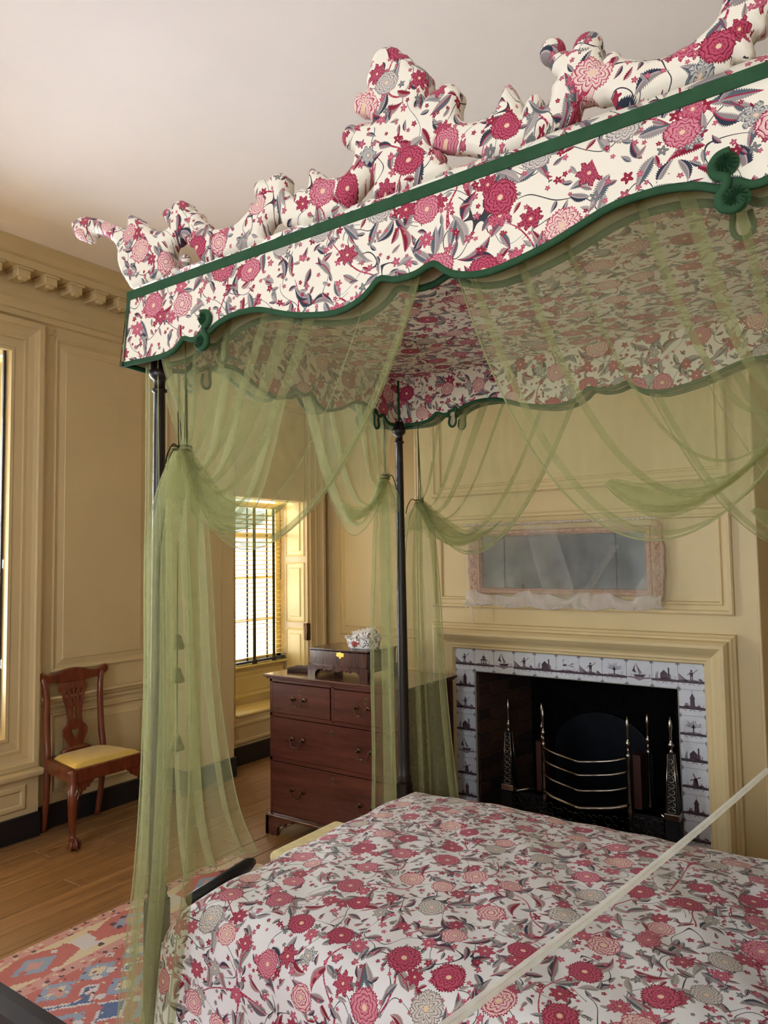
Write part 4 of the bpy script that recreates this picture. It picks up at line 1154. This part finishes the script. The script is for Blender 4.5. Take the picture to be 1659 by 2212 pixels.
valance(lambda a, o, z: (a, YFAR+o, z), BX0, BX1, BXC, H_, .035, chz, lining, 3.0)
valance(lambda a, o, z: (BX0-o, a, z), FY0, FY1, FYC, FH, .035, chz, lining, 7.0)
valance(lambda a, o, z: (BX1+o, a, z), FY0, FY1, FYC, FH, .035, chz, lining, 9.5)
IN = .075
valance(lambda a, o, z: (a, YN+IN+o, z), BX0+IN, BX1-IN, BXC, H_, 0.0, chz, lining, 1.3, .004, False, False)
valance(lambda a, o, z: (a, YFAR-IN-o, z), BX0+IN, BX1-IN, BXC, H_, 0.0, chz, lining, 4.4, .004, False, False)
valance(lambda a, o, z: (BX0+IN+o, a, z), FY0+IN, FY1-IN, FYC, FH, 0.0, chz, lining, 8.2, .004, False, False)
# green seam cords down the inner corners
tube('corner_cord', [(BX0+IN+.004, YFAR-IN-.004, 2.28), (BX0+IN+.004, YFAR-IN-.004, 2.50)], .005, green, can, 6)
tube('corner_cord', [(BX0+IN+.004, YN+IN+.004, 2.28), (BX0+IN+.004, YN+IN+.004, 2.50)], .005, green, can, 6)
# tester cloth and its frame
link('tester_cloth', grid_mesh(lambda u, v: (lerp(BX0+IN, BX1-IN, u), lerp(YN+IN, YFAR-IN, v), 2.505-.012*math.sin(PI*u)*math.sin(PI*v)), 24, 16, lambda u, v: (lerp(0, BX1-BX0-2*IN, u)+.5, lerp(0, YFAR-YN-2*IN, v)+11)), chz, can)
boxes('tester_frame', [(BX0+.006, BX1, YN+.006, YFAR-.006, 2.512, 2.524)], lining, can)
# S scrolls with two gathered rosettes, set on the valance
def scroll(pt, a, flip, big=1.0):
    f = -1 if flip else 1
    path = spline([(a-f*.006, 2.378), (a+f*.014, 2.374), (a+f*.026, 2.358), (a+f*.020, 2.340), (a+f*.004, 2.330), (a+f*.006, 2.312), (a+f*.016, 2.298), (a+f*.012, 2.278), (a-f*.004, 2.270), (a-f*.018, 2.276), (a-f*.020, 2.290)], 6)
    bm = bmesh.new(); bm_tube(bm, [pt(x_, .006, z_) for x_, z_ in path], .0095, 8); o = link('green_scroll', mesh_bm(bm, True), green, can)
    for cx, cz, r in ((a+f*.004, 2.358, .024), (a-f*.010, 2.288, .026)):
        bm = bmesh.new(); n = 28
        c0 = bm.verts.new(pt(cx, .012, cz)); ring = []; rim = []
        for q in range(n):
            an = 2*PI*q/n; h = .020 if q % 2 else .010
            ring.append(bm.verts.new(pt(cx+r*.55*math.cos(an), h, cz+r*.55*math.sin(an)))); rim.append(bm.verts.new(pt(cx+r*math.cos(an), .004 if q % 2 else .001, cz+r*math.sin(an))))
        for q in range(n):
            bm.faces.new((c0, ring[q], ring[(q+1) % n])); bm.faces.new((ring[q], rim[q], rim[(q+1) % n], ring[(q+1) % n]))
        link('rosette', mesh_bm(bm), green, o)
def tongue(pt, a, flip):
    f = -1 if flip else 1
    t = smooth_loop([(a-f*.018, 2.33), (a-f*.022, 2.29), (a-f*.030, 2.262), (a-f*.016, 2.244), (a+f*.004, 2.248), (a+f*.012, 2.27), (a+f*.006, 2.30), (a+f*.02, 2.335)], 2)
    bm = bmesh.new(); bm.faces.new([bm.verts.new(pt(x_, -.001, z_)) for x_, z_ in t]); link('valance_tongue', mesh_bm(bm), lining, can)
    bm = bmesh.new(); bm_tube(bm, [pt(x_, .002, z_) for x_, z_ in t[2:-2]], .0055, 6); link('tongue_binding', mesh_bm(bm, True), green, can)
near = lambda a, o, z: (a, YN-.010-o, z)
far = lambda a, o, z: (a, YFAR+.010+o, z)
inear = lambda a, o, z: (a, YN+IN-o-.004, z); ifar = lambda a, o, z: (a, YFAR-IN-o, z)
foot = lambda a, o, z: (BX0-.010-o, a, z); ifoot = lambda a, o, z: (BX0+IN+o, a, z)
for sgn in (-1, 1):
    a = BXC+sgn*.708; fl = sgn > 0
    scroll(near, a+.0, fl); tongue(far, a, fl); tongue(inear, a, fl); tongue(ifar, a, fl)
    b = FYC+sgn*.708*FH/1.09
    tongue(foot, b, fl); tongue(ifoot, b, fl); scroll(foot, b, fl)
CR_OUT = [(-2.02,2.538),(-2.047,2.574),(-2.075,2.606),(-2.094,2.637),(-2.099,2.669),(-2.1,2.695),(-2.109,2.715),(-2.128,2.735),(-2.157,2.757),(-2.186,2.777),(-2.226,2.792),(-2.261,2.801),(-2.273,2.796),(-2.276,2.787),(-2.291,2.782),(-2.316,2.786),(-2.343,2.802),(-2.364,2.829),(-2.374,2.857),(-2.368,2.873),(-2.342,2.877),(-2.298,2.87),(-2.252,2.853),(-2.197,2.83),(-2.144,2.803),(-2.101,2.778),(-2.082,2.767),(-2.059,2.762),(-2.045,2.752),(-2.041,2.771),(-2.055,2.801),(-2.041,2.804),(-2.019,2.793),(-1.992,2.772),(-1.965,2.749),(-1.939,2.728),(-1.913,2.712),(-1.883,2.702),(-1.854,2.697),(-1.836,2.698),(-1.828,2.71),(-1.846,2.72),(-1.865,2.739),(-1.867,2.757),(-1.851,2.766),(-1.828,2.762),(-1.81,2.752),(-1.808,2.766),(-1.794,2.774),(-1.776,2.772),(-1.754,2.757),(-1.738,2.735),(-1.736,2.717),(-1.719,2.727),(-1.7,2.708),(-1.694,2.688),(-1.677,2.679),(-1.674,2.672),(-1.651,2.649),(-1.626,2.635),(-1.597,2.629),(-1.572,2.627),(-1.547,2.625),(-1.522,2.629),(-1.502,2.64),(-1.478,2.651),(-1.471,2.653),(-1.485,2.662),(-1.481,2.67),(-1.468,2.67),(-1.453,2.66),(-1.444,2.667),(-1.451,2.68),(-1.458,2.696),(-1.459,2.714),(-1.451,2.727),(-1.434,2.729),(-1.411,2.72),(-1.4,2.709),(-1.395,2.716),(-1.385,2.726),(-1.366,2.728),(-1.347,2.717),(-1.336,2.7),(-1.336,2.684),(-1.344,2.668),(-1.329,2.661),(-1.318,2.648),(-1.31,2.634),(-1.301,2.638),(-1.3,2.649),(-1.289,2.656),(-1.274,2.655),(-1.266,2.648),(-1.259,2.641),(-1.253,2.658),(-1.25,2.682),(-1.254,2.703),(-1.235,2.697),(-1.214,2.677),(-1.197,2.658),(-1.186,2.648),(-1.176,2.65),(-1.158,2.643),(-1.136,2.642),(-1.118,2.649),(-1.102,2.663),(-1.1,2.678),(-1.091,2.688),(-1.095,2.696),(-1.113,2.704),(-1.128,2.724),(-1.132,2.745),(-1.123,2.763),(-1.105,2.768),(-1.084,2.763),(-1.064,2.761),(-1.043,2.752),(-1.031,2.744),(-1.042,2.761),(-1.054,2.772),(-1.056,2.783),(-1.069,2.789),(-1.084,2.792),(-1.097,2.803),(-1.1,2.816),(-1.091,2.831),(-1.087,2.842),(-1.075,2.846),(-1.06,2.842),(-1.05,2.836),(-1.049,2.846),(-1.055,2.859),(-1.054,2.877),(-1.046,2.882),(-1.042,2.901),(-1.034,2.92),(-1.019,2.932),(-1,2.935),(-0.981,2.928),(-0.962,2.915),(-0.947,2.895),(-0.935,2.887),(-0.922,2.872),(-0.915,2.858),(-0.916,2.85),(-0.902,2.848),(-0.886,2.832),(-0.874,2.813),(-0.872,2.792),(-0.877,2.775),(-0.888,2.758),(-0.896,2.742),(-0.895,2.734),(-0.886,2.748),(-0.868,2.76),(-0.846,2.763),(-0.833,2.769),(-0.816,2.766),(-0.8,2.756),(-0.79,2.74),(-0.787,2.724),(-0.794,2.71),(-0.801,2.692),(-0.795,2.675),(-0.783,2.661),(-0.771,2.651),(-0.753,2.645),(-0.734,2.644),(-0.715,2.647),(-0.691,2.655),(-0.687,2.673),(-0.677,2.694),(-0.666,2.704),(-0.659,2.701),(-0.656,2.69),(-0.644,2.666),(-0.636,2.648),(-0.635,2.622),(-0.64,2.606),(-0.633,2.618),(-0.628,2.633),(-0.62,2.649),(-0.612,2.657),(-0.6,2.655),(-0.59,2.645),(-0.588,2.632),(-0.59,2.619),(-0.577,2.614),(-0.567,2.624),(-0.563,2.641),(-0.563,2.658),(-0.556,2.664),(-0.549,2.665),(-0.545,2.671),(-0.559,2.68),(-0.567,2.697),(-0.567,2.712),(-0.559,2.725),(-0.544,2.729),(-0.53,2.723),(-0.514,2.71),(-0.51,2.72),(-0.498,2.73),(-0.481,2.729),(-0.463,2.72),(-0.453,2.701),(-0.454,2.687),(-0.459,2.675),(-0.453,2.665),(-0.445,2.656),(-0.441,2.665),(-0.432,2.67),(-0.419,2.664),(-0.403,2.65),(-0.386,2.64),(-0.362,2.629),(-0.339,2.624),(-0.325,2.622),(-0.306,2.625),(-0.283,2.628),(-0.27,2.634),(-0.258,2.639),(-0.247,2.645),(-0.235,2.656),(-0.227,2.667),(-0.224,2.68),(-0.218,2.713),(-0.194,2.755),(-0.155,2.762),(-0.113,2.722),(-0.094,2.661),(-0.124,2.632),(-0.147,2.631),(-0.153,2.627),(-0.154,2.608),(-0.158,2.605),(-0.169,2.607),(-0.177,2.606),(-0.181,2.6),(-0.175,2.588),(-0.174,2.577),(-0.176,2.566),(-0.184,2.56),(-0.193,2.562),(-0.201,2.569),(-0.212,2.572),(-0.216,2.565),(-0.212,2.552),(-0.213,2.551)]
CR_GAPS = [ [(-1.829,2.646),(-1.837,2.629),(-1.835,2.605),(-1.817,2.57),(-1.793,2.548),(-1.745,2.542),(-1.655,2.543),(-1.685,2.555),(-1.702,2.574),(-1.706,2.588),(-1.703,2.581),(-1.715,2.603),(-1.738,2.614),(-1.754,2.631),(-1.773,2.655),(-1.785,2.653),(-1.813,2.64)],
[(-1.425,2.55),(-1.423,2.564),(-1.425,2.582),(-1.409,2.587),(-1.405,2.603),(-1.386,2.599),(-1.36,2.604),(-1.356,2.605),(-1.354,2.588),(-1.351,2.573),(-1.339,2.564),(-1.326,2.563),(-1.308,2.562),(-1.263,2.551),(-1.308,2.547),(-1.367,2.546)],
[(-1.124,2.551),(-1.11,2.574),(-1.08,2.596),(-1.048,2.619),(-1.029,2.631),(-1.033,2.621),(-1.035,2.606),(-1.033,2.595),(-1.04,2.58),(-1.04,2.564),(-1.032,2.552),(-1.063,2.547)],
[(-0.873,2.64),(-0.847,2.618),(-0.826,2.607),(-0.81,2.599),(-0.793,2.595),(-0.801,2.598),(-0.782,2.591),(-0.749,2.572),(-0.715,2.554),(-0.763,2.55),(-0.808,2.551),(-0.83,2.548),(-0.82,2.559),(-0.827,2.573),(-0.85,2.59),(-0.841,2.597),(-0.843,2.609),(-0.867,2.623)],
[(-0.598,2.551),(-0.583,2.557),(-0.559,2.562),(-0.538,2.567),(-0.531,2.568),(-0.522,2.567),(-0.512,2.577),(-0.509,2.604),(-0.493,2.6),(-0.48,2.601),(-0.471,2.591),(-0.465,2.586),(-0.453,2.589),(-0.442,2.586),(-0.435,2.573),(-0.431,2.559),(-0.426,2.547),(-0.466,2.546),(-0.537,2.551)] ]
CB = .020
def crest(outer, gaps, uo):
    return link('crest', padded_mesh(smooth_loop(outer, 1), [smooth_loop(g, 1) for g in gaps], YN+.034, .013, .020, .022, .0045, uo, 3), chz, can)
crest(CR_OUT, CR_GAPS, 20.0)
horn = [p for p in CR_OUT[:72] if p[0] < -1.76]+[(-1.76, 2.53), (-2.02, 2.53)]
crest([(2*BXC-a, b) for a, b in horn], [], 23.0)
# padded roll the crest stands on
for nm, p0, p1 in (('crest_roll', (BX0+.01, YN+.034, ZTOP+.010), (BX1-.01, YN+.034, ZTOP+.010)), ('crest_roll', (BX0+.034, YN+.03, ZTOP+.010), (BX0+.034, YFAR-.03, ZTOP+.010)), ('crest_roll', (BX0+.01, YFAR-.034, ZTOP+.010), (BX1-.01, YFAR-.034, ZTOP+.010))):
    bm = bmesh.new(); bm_tube(bm, [p0, p1], .026, 12, True, .8); me = mesh_bm(bm, True)
    uv = me.uv_layers.new(name='UVMap')
    for l in me.loops:
        c = me.vertices[l.vertex_index].co; uv.data[l.index].uv = (c.x+c.y*.9+31, c.z*1.3+c.y*.2)
    link(nm, me, chz, can)
# raised padded bosses and ribs on the scroll ends
def boss(x_, z_, r, sy=1.0):
    bm = bmesh.new(); bm_ball(bm, (x_, YN+.026, z_), r, 1, sy, 1, 18, 12); me = mesh_bm(bm, True)
    uv = me.uv_layers.new(name='UVMap')
    for l in me.loops:
        c = me.vertices[l.vertex_index].co; uv.data[l.index].uv = (c.x+40+c.y, c.z)
    link('padded_boss', me, chz, can)
for x_, z_, r in ((-1.80, 2.755, .022), (-1.845, 2.744, .021), (-1.361, 2.706, .019), (-1.105, 2.739, .032), (-.562, 2.737, .028), (-.484, 2.711, .032), (-.435, 2.661, .020), (-1.77, 2.58, .019)): boss(x_, z_, r)
# ---------------------------------------------------------------- sheer green curtains drawn up on cords
def fold_s(s, k, amp, ph):
    """pleat: the cloth doubles back on itself; returns the shifted station and the depth offset"""
    q = 2*PI*(k*s+.22*math.sin(2*PI*1.7*s+ph)+.12*math.sin(2*PI*3.1*s+ph*2))
    return s+amp/k*math.sin(q), math.cos(q)
def curtain(label, pt, top, ztop, tie, e1, e2, k=7, ph=0.0, seed=1):
    """pt(a, n, z); top = (a at post, a at middle); tie = (a, z); e1, e2 = bezier handles of the leading edge."""
    t_ = thing('sheer_curtain', label, 'curtain', (0, 0, 0), 0, 'sheer green bed curtains')
    a0, a1 = top; ta, tz = tie; sg = 1 if a1 > a0 else -1
    rg = random.Random(seed); jit = [rg.uniform(-1, 1) for _ in range(40)]
    def core(s, t):
        w_ = max(0.0, min(1.08, s))
        p0 = (lerp(a0, a1, w_), ztop)
        ww = w_**1.15
        p1 = (lerp(a0+sg*.01, e1[0], ww), lerp(ztop-.18, e1[1], ww)); p2 = (lerp(ta+sg*.01, e2[0], ww), lerp(tz+.10, e2[1], w_**1.35))
        return bez(p0, p1, p2, (ta, tz), t)
    def surf(u, v):
        s, dep = fold_s(u, k, .27, ph)
        t = v
        a, z = core(s, t)
        g = min(1.0, (1-t)*1.6+.10)
        n = dep*.022*g+.010*math.sin(5*t+u*9+ph)*g
        # near the knot the cloth bunches into a round bundle
        kn = max(0.0, (t-.72)/.28)**1.4
        ang = 2*PI*(u*2.0+.15*dep)
        a += kn*.032*math.cos(ang)*(1-.35*kn); n += kn*.030*math.sin(ang)
        z += kn*.012*math.sin(ang*2)
        return pt(a, n, z)
    link('swag', grid_mesh(surf, 18*k, 46), gauze, t_)
    # the bunched roll of cloth running from the knot round the belly of the swag
    def roll(u, v):
        t = lerp(.50, .985, v); a, z = core(.90-.10*v, t)
        r = .004+.050*math.sin(PI*min(1.0, v*.88+.02))**.8
        ang = u*2*PI+1.2*v
        rr = r*(1+.22*math.sin(u*2*PI*3+v*5+ph)+.10*math.sin(u*2*PI*7-v*3))
        return pt(a+rr*.8*math.cos(ang), rr*.55*math.sin(ang), z+rr*.6*math.cos(ang)+.012)
    link('gathered_roll', grid_mesh(roll, 60, 30), gauze, t_)
    def inner(u, v):
        p = roll(u*.9+.3*v, v); t = lerp(.50, .985, v); a, z = core(.90-.10*v, t); q = pt(a, 0, z+.012)
        return tuple(lerp(m, n_, .62+.12*math.sin(u*2*PI*4+v*6)) for m, n_ in zip(q, p))
    link('gathered_roll', grid_mesh(inner, 50, 30), gauze, t_)
    bm = bmesh.new()
    pts = [surf(1.0, q/40) for q in range(38)]
    bm_tube(bm, pts, .0022, 5); link('hem', mesh_bm(bm, True), gauze_hem, t_)
    # knot, ring and hanging cords
    bm = bmesh.new()
    bm_tube(bm, [pt(ta+.020*math.cos(q*.7), .020*math.sin(q*.7), tz-.004+.0015*q) for q in range(20)], .003, 6); link('binding_cord', mesh_bm(bm, True), cordm, t_)
    for q in range(2):
        tube('pull_cord', [pt(ta+q*.012*sg, .004, tz+.01), pt(ta+q*.006*sg, .0, tz+.15), pt(ta-sg*.006*q, 0, 2.45)], .0022, cordm, t_, 5)
    lo = [pt(ta, .012, tz), pt(ta-sg*.03, .016, tz+.02), pt(ta-sg*.055, .018, tz-.012), pt(ta-sg*.065, .018, tz-.05)]
    tube('cord_end', spline(lo, 5), .0024, cordm, t_, 5)
    # loose bell of cloth standing off the knot
    def puff(u, v):
        r = .012+.065*math.sin(min(1, v*1.15)*PI*.62)*(1+.16*math.sin(u*2*PI*4+ph)+.08*math.sin(u*2*PI*9))
        ang = u*2*PI
        return pt(ta+sg*(.012-.03*v)+r*math.cos(ang), r*.7*math.sin(ang), tz+.006-.15*v-.02*v*math.cos(ang*2+ph))
    link('gathered_puff', grid_mesh(puff, 64, 14), gauze, t_)
    return t_
def tail(t_, pt, rows, k=4, ph=0.0, amp=.30, depth=.03, name='tail', n0=0.0):
    """rows = [(z, a_left, a_right), ...] from the knot down."""
    R_ = spline([(z, a, b) for z, a, b in rows], 8); N_ = len(R_)-1
    def surf(u, v):
        f = v*N_; i = min(N_-1, int(f)); fr_ = f-i
        z, a, b = (lerp(R_[i][c], R_[i+1][c], fr_) for c in range(3))
        s, dep = fold_s(u, k, amp*(1-.25*v), ph)
        w_ = b-a
        return pt(lerp(a, b, s), n0+dep*min(depth, abs(w_)*.22)+.006*math.sin(v*7+u*5+ph), z+.008*math.sin(u*9+ph)*(v > .98))
    link(name, grid_mesh(surf, 16*k, 40), gauze, t_)
    for u_ in (0.0, 1.0):
        bm = bmesh.new(); bm_tube(bm, [surf(u_, q/40) for q in range(41)], .0022, 5); link('tail_hem', mesh_bm(bm, True), gauze_hem, t_)
    bm = bmesh.new(); bm_tube(bm, [surf(q/80, 1) for q in range(81)], .002, 5); link('tail_hem', mesh_bm(bm, True), gauze_hem, t_)
GAP = .040
nearp = lambda a, n, z: (a, YN+GAP-n, z)
farp = lambda a, n, z: (a, YFAR-GAP-n, z)
footp = lambda a, n, z: (BX0+GAP+n, a, z)
mir = lambda a: 2*BXC-a
c1 = curtain('sheer green curtain swagged from the near foot post, printed canopy behind it', nearp, (-1.93, -.85), 2.44, (-1.784, 1.977), (-1.03, 1.86), (-1.56, 1.30), 8, .4, 1)
tail(c1, lambda a, n, z: (a, YN+.012-n, z), [(1.985, -1.80, -1.765), (1.88, -1.90, -1.70), (1.66, -1.975, -1.69), (1.23, -1.985, -1.68), (.78, -2.01, -1.71), (.40, -2.06, -1.77), (.03, -2.12, -1.80)], 3, 1.1, .24, .035)
tail(c1, lambda a, n, z: (a, YN+.02-n, z), [(2.42, -1.99, -1.925), (1.9, -2.0, -1.915), (1.6, -2.01, -1.91), (1.2, -1.995, -1.90), (.75, -2.0, -1.90), (.2, -2.06, -1.94)], 1, 2.2, .14, .015, 'side_fall', -.045)
c2 = curtain('sheer green curtain swagged along the near side towards the head', nearp, (.07, -.865), 2.44, (-.085, 1.977), (-.715, 1.83), (-.40, 1.31), 8, 2.0, 2)
tail(c2, lambda a, n, z: (a, YN+.012-n, z), [(1.985, -.10, -.07), (1.88, -.05, .06), (1.66, .0, .14), (1.0, .0, .19), (.03, .05, .26)], 3, .3)
c3 = curtain('sheer green curtain gathered at the foot end beside the near post', footp, (1.50, 2.19), 2.44, (1.60, 2.02), (2.05, 1.93), (1.92, 1.46), 5, .9, 3)
tail(c3, footp, [(2.02, 1.58, 1.62), (1.9, 1.55, 1.70), (1.6, 1.55, 1.74), (1.2, 1.56, 1.78), (.8, 1.57, 1.86), (.60, 1.60, 1.95)], 3, 1.9, .24, .03)
c4 = curtain('sheer green curtain swagged to the far foot post before the window corner', footp, (2.90, 2.20), 2.44, (2.818, 2.023), (2.36, 1.94), (2.50, 1.45), 5, 2.6, 4)
tail(c4, footp, [(2.02, 2.80, 2.84), (1.9, 2.75, 2.865), (1.6, 2.73, 2.875), (1.2, 2.71, 2.885), (.8, 2.70, 2.91), (.45, 2.68, 2.95)], 3, .8, .24, .03)
c5 = curtain('sheer green curtain swagged across the far side in front of the mantel mirror', farp, (-1.93, -.98), 2.44, (-1.858, 1.907), (-1.20, 1.93), (-1.52, 1.27), 7, 1.4, 5)
tail(c5, farp, [(1.91, -1.875, -1.84), (1.80, -1.91, -1.79), (1.55, -1.93, -1.765), (1.1, -1.935, -1.74), (.7, -1.945, -1.70), (.42, -1.95, -1.66)], 3, 2.9, .24, .03)
c6 = curtain('sheer green curtain gathered towards the far head post above the fireplace', farp, (.07, -.86), 2.44, (-.005, 1.907), (-.66, 1.93), (-.34, 1.27), 7, .2, 6)
tail(c6, farp, [(1.91, -.02, .015), (1.80, -.06, .05), (1.5, -.08, .07), (.7, -.13, .09), (.42, -.16, .10)], 3, 1.9)
# fringed bells strung on the spare cord behind each tail
bellm = plain('olive_fringe', '#84875a', .8, 0, .2, .15, 60, .3)
def bells(t_, pt, a, zs):
    tube('bell_cord', [pt(a, 0, zs[0]+.35), pt(a, 0, zs[-1])], .002, cordm, t_, 5)
    for z_ in zs:
        c_ = pt(a, 0, z_); lathe('fringe_bell', [(.004, z_+.045), (.012, z_+.04), (.018, z_+.02), (.025, z_), (.021, z_-.004)], bellm, t_, c_[0], c_[1], 14)
bells(c3, footp, 1.60, (1.36, 1.25, 1.03))
# ---------------------------------------------------------------- rug
rg = Mat('persian_rug'); X, Y, _ = rg.sep(rg.coord('Object'))
K = .009
qx, qy = (X/K).floor()*K, (Y/K).floor()*K
P = rg.comb(qx, qy)
coral, pinkc, cream, blue, lblue, white, ink = lin('#bb6a68'), lin('#c99a98'), lin('#d5cab0'), lin('#3f6a9c'), lin('#8aa3c2'), lin('#cfd0d6'), lin('#4a3b48')
d = qx                                                     # distance in from the outer edge
f1, fc, fp = rg.voro(P, 5.2, .55); g1, gc, gp = rg.voro(P, 15.0, .9); h1, hc, hp = rg.voro(P, 34.0, 1.0)
fr, fg, fb_ = rg.sep(fc); gr_, gg, gb = rg.sep(gc); hr, hg_, hb = rg.sep(hc)
px_, py_, _ = rg.sep(fp)
man = ((qx-px_).abs()+(qy-py_).abs()*.8)
fieldc = rg.mix(man.lt(.13), blue, coral); fieldc = rg.mix(man.lt(.07), fieldc, rg.mix(fr.gt(.5), lblue, pinkc)); fieldc = rg.mix(man.lt(.035), fieldc, rg.mix(fg.gt(.5), coral, cream))
fieldc = rg.mix(((man-.13).abs()).lt(.007), fieldc, white)
fieldc = rg.mix(g1.lt(.30)*gr_.gt(.45), fieldc, rg.ramp(gg, [(0, pinkc), (.35, white), (.6, coral), (.85, blue)], True))
fieldc = rg.mix(h1.lt(.20)*hr.gt(.6), fieldc, rg.ramp(hg_, [(0, ink), (.3, cream), (.6, coral)], True))
per = (qy/.46).frac(); tri = ((per-.5).abs())*2.0
bmid = ((d-.16).abs())
bc = rg.mix((bmid+tri*.10).lt(.115), cream, coral); bc = rg.mix((bmid+tri*.16).lt(.07), bc, lblue); bc = rg.mix((bmid+tri*.2).lt(.035), bc, pinkc)
bc = rg.mix(tri.gt(.8)*bmid.lt(.06), bc, white)
bc = rg.mix(g1.lt(.22)*gr_.gt(.6), bc, rg.ramp(gg, [(0, coral), (.5, white), (.8, ink)], True))
guard = rg.mix(h1.lt(.34)*hr.gt(.35), pinkc, rg.ramp(hg_, [(0, ink), (.4, coral), (.75, cream)], True))
c = rg.mix(d.gt(.055), guard, bc); c = rg.mix(d.gt(.265), c, guard); c = rg.mix(d.gt(.325), c, fieldc)
rg.setp(Base_Color=rg.mix(rg.noise(rg.coord('Object'), 90.0, 3.0)*.3, c, lin('#c7a9a5')), Roughness=.95); rg.b.inputs['Specular IOR Level'].default_value = .1
rg.bump(rg.noise(rg.coord('Object'), 160.0, 2.0), .5, .004)
ru = tag(box('rug', 0, 2.6, 0, 3.3, .0005, .012, rg.m, None, .003), 'patterned coral and blue wool rug on the floor beside the bed', 'rug')
ru.location = (-3.12, -.4, 0)

# ---------------------------------------------------------------- barrier rail and acrylic screen near the visitor
br_ = thing('barrier_rail', 'dark polished wooden rail crossing the bottom corner above the rug', 'rail', (-2.0, .80, 0))
sec = [(-.03, -.06), (.03, -.06), (.034, -.02), (.028, -.012), (.034, -.004), (.036, .012), (.028, .024), (0, .03), (-.028, .024), (-.036, .012), (-.034, -.004), (-.028, -.012), (-.034, -.02)]
bm = bmesh.new(); vs = [[bm.verts.new((x_, a, .745+b)) for a, b in sec] for x_ in (-.9, 1.05)]
n = len(sec)
for q in range(n): bm.faces.new((vs[0][q], vs[0][(q+1) % n], vs[1][(q+1) % n], vs[1][q]))
bm.faces.new(vs[0]); bm.faces.new(vs[1]); link('handrail', mesh_bm(bm), railwood, br_)
for x_ in (-.8, .95): lathe('post', [(.05, 0.012), (.05, .03), (.02, .05), (.026, .25), (.02, .45), (.026, .6), (.022, .69)], railwood, br_, x_, 0, 14)
ac = thing('acrylic_screen', 'clear acrylic visitor screen whose pale edge slants across the bedspread', 'screen', (0, 0, 0))
pa, pb = Vector((-.192, 1.345, 0)), Vector((-.335, .25, 0))
dv = (pb-pa).normalized(); nv = Vector((-dv.y, dv.x, 0))
def prism(name, z0, z1, th, mat, sag=0.0):
    bm = bmesh.new(); vs = []
    for q in range(13):
        t = q/12; p = pa.lerp(pb, t)+nv*(.010*math.sin(PI*t))
        vs.append([bm.verts.new(p+nv*s*th+Vector((0, 0, z))) for s, z in ((-.5, z0), (.5, z0), (.5, z1), (-.5, z1))])
    for a, b in zip(vs[:-1], vs[1:]):
        for e in range(4): bm.faces.new((a[e], a[(e+1) % 4], b[(e+1) % 4], b[e]))
    bm.faces.new(vs[0]); bm.faces.new(vs[-1])
    return link(name, mesh_bm(bm), mat, ac)
prism('sheet', .012, 1.295, .005, clear('clear_acrylic', .035, (.985, .99, .985, 1), .05))
edgem = sheer('acrylic_edge_reflection', '#eef0ea', .55)  # diffuse white stands in for light reflected by the polished edge
prism('polished_edge', 1.294, 1.299, .0065, edgem)
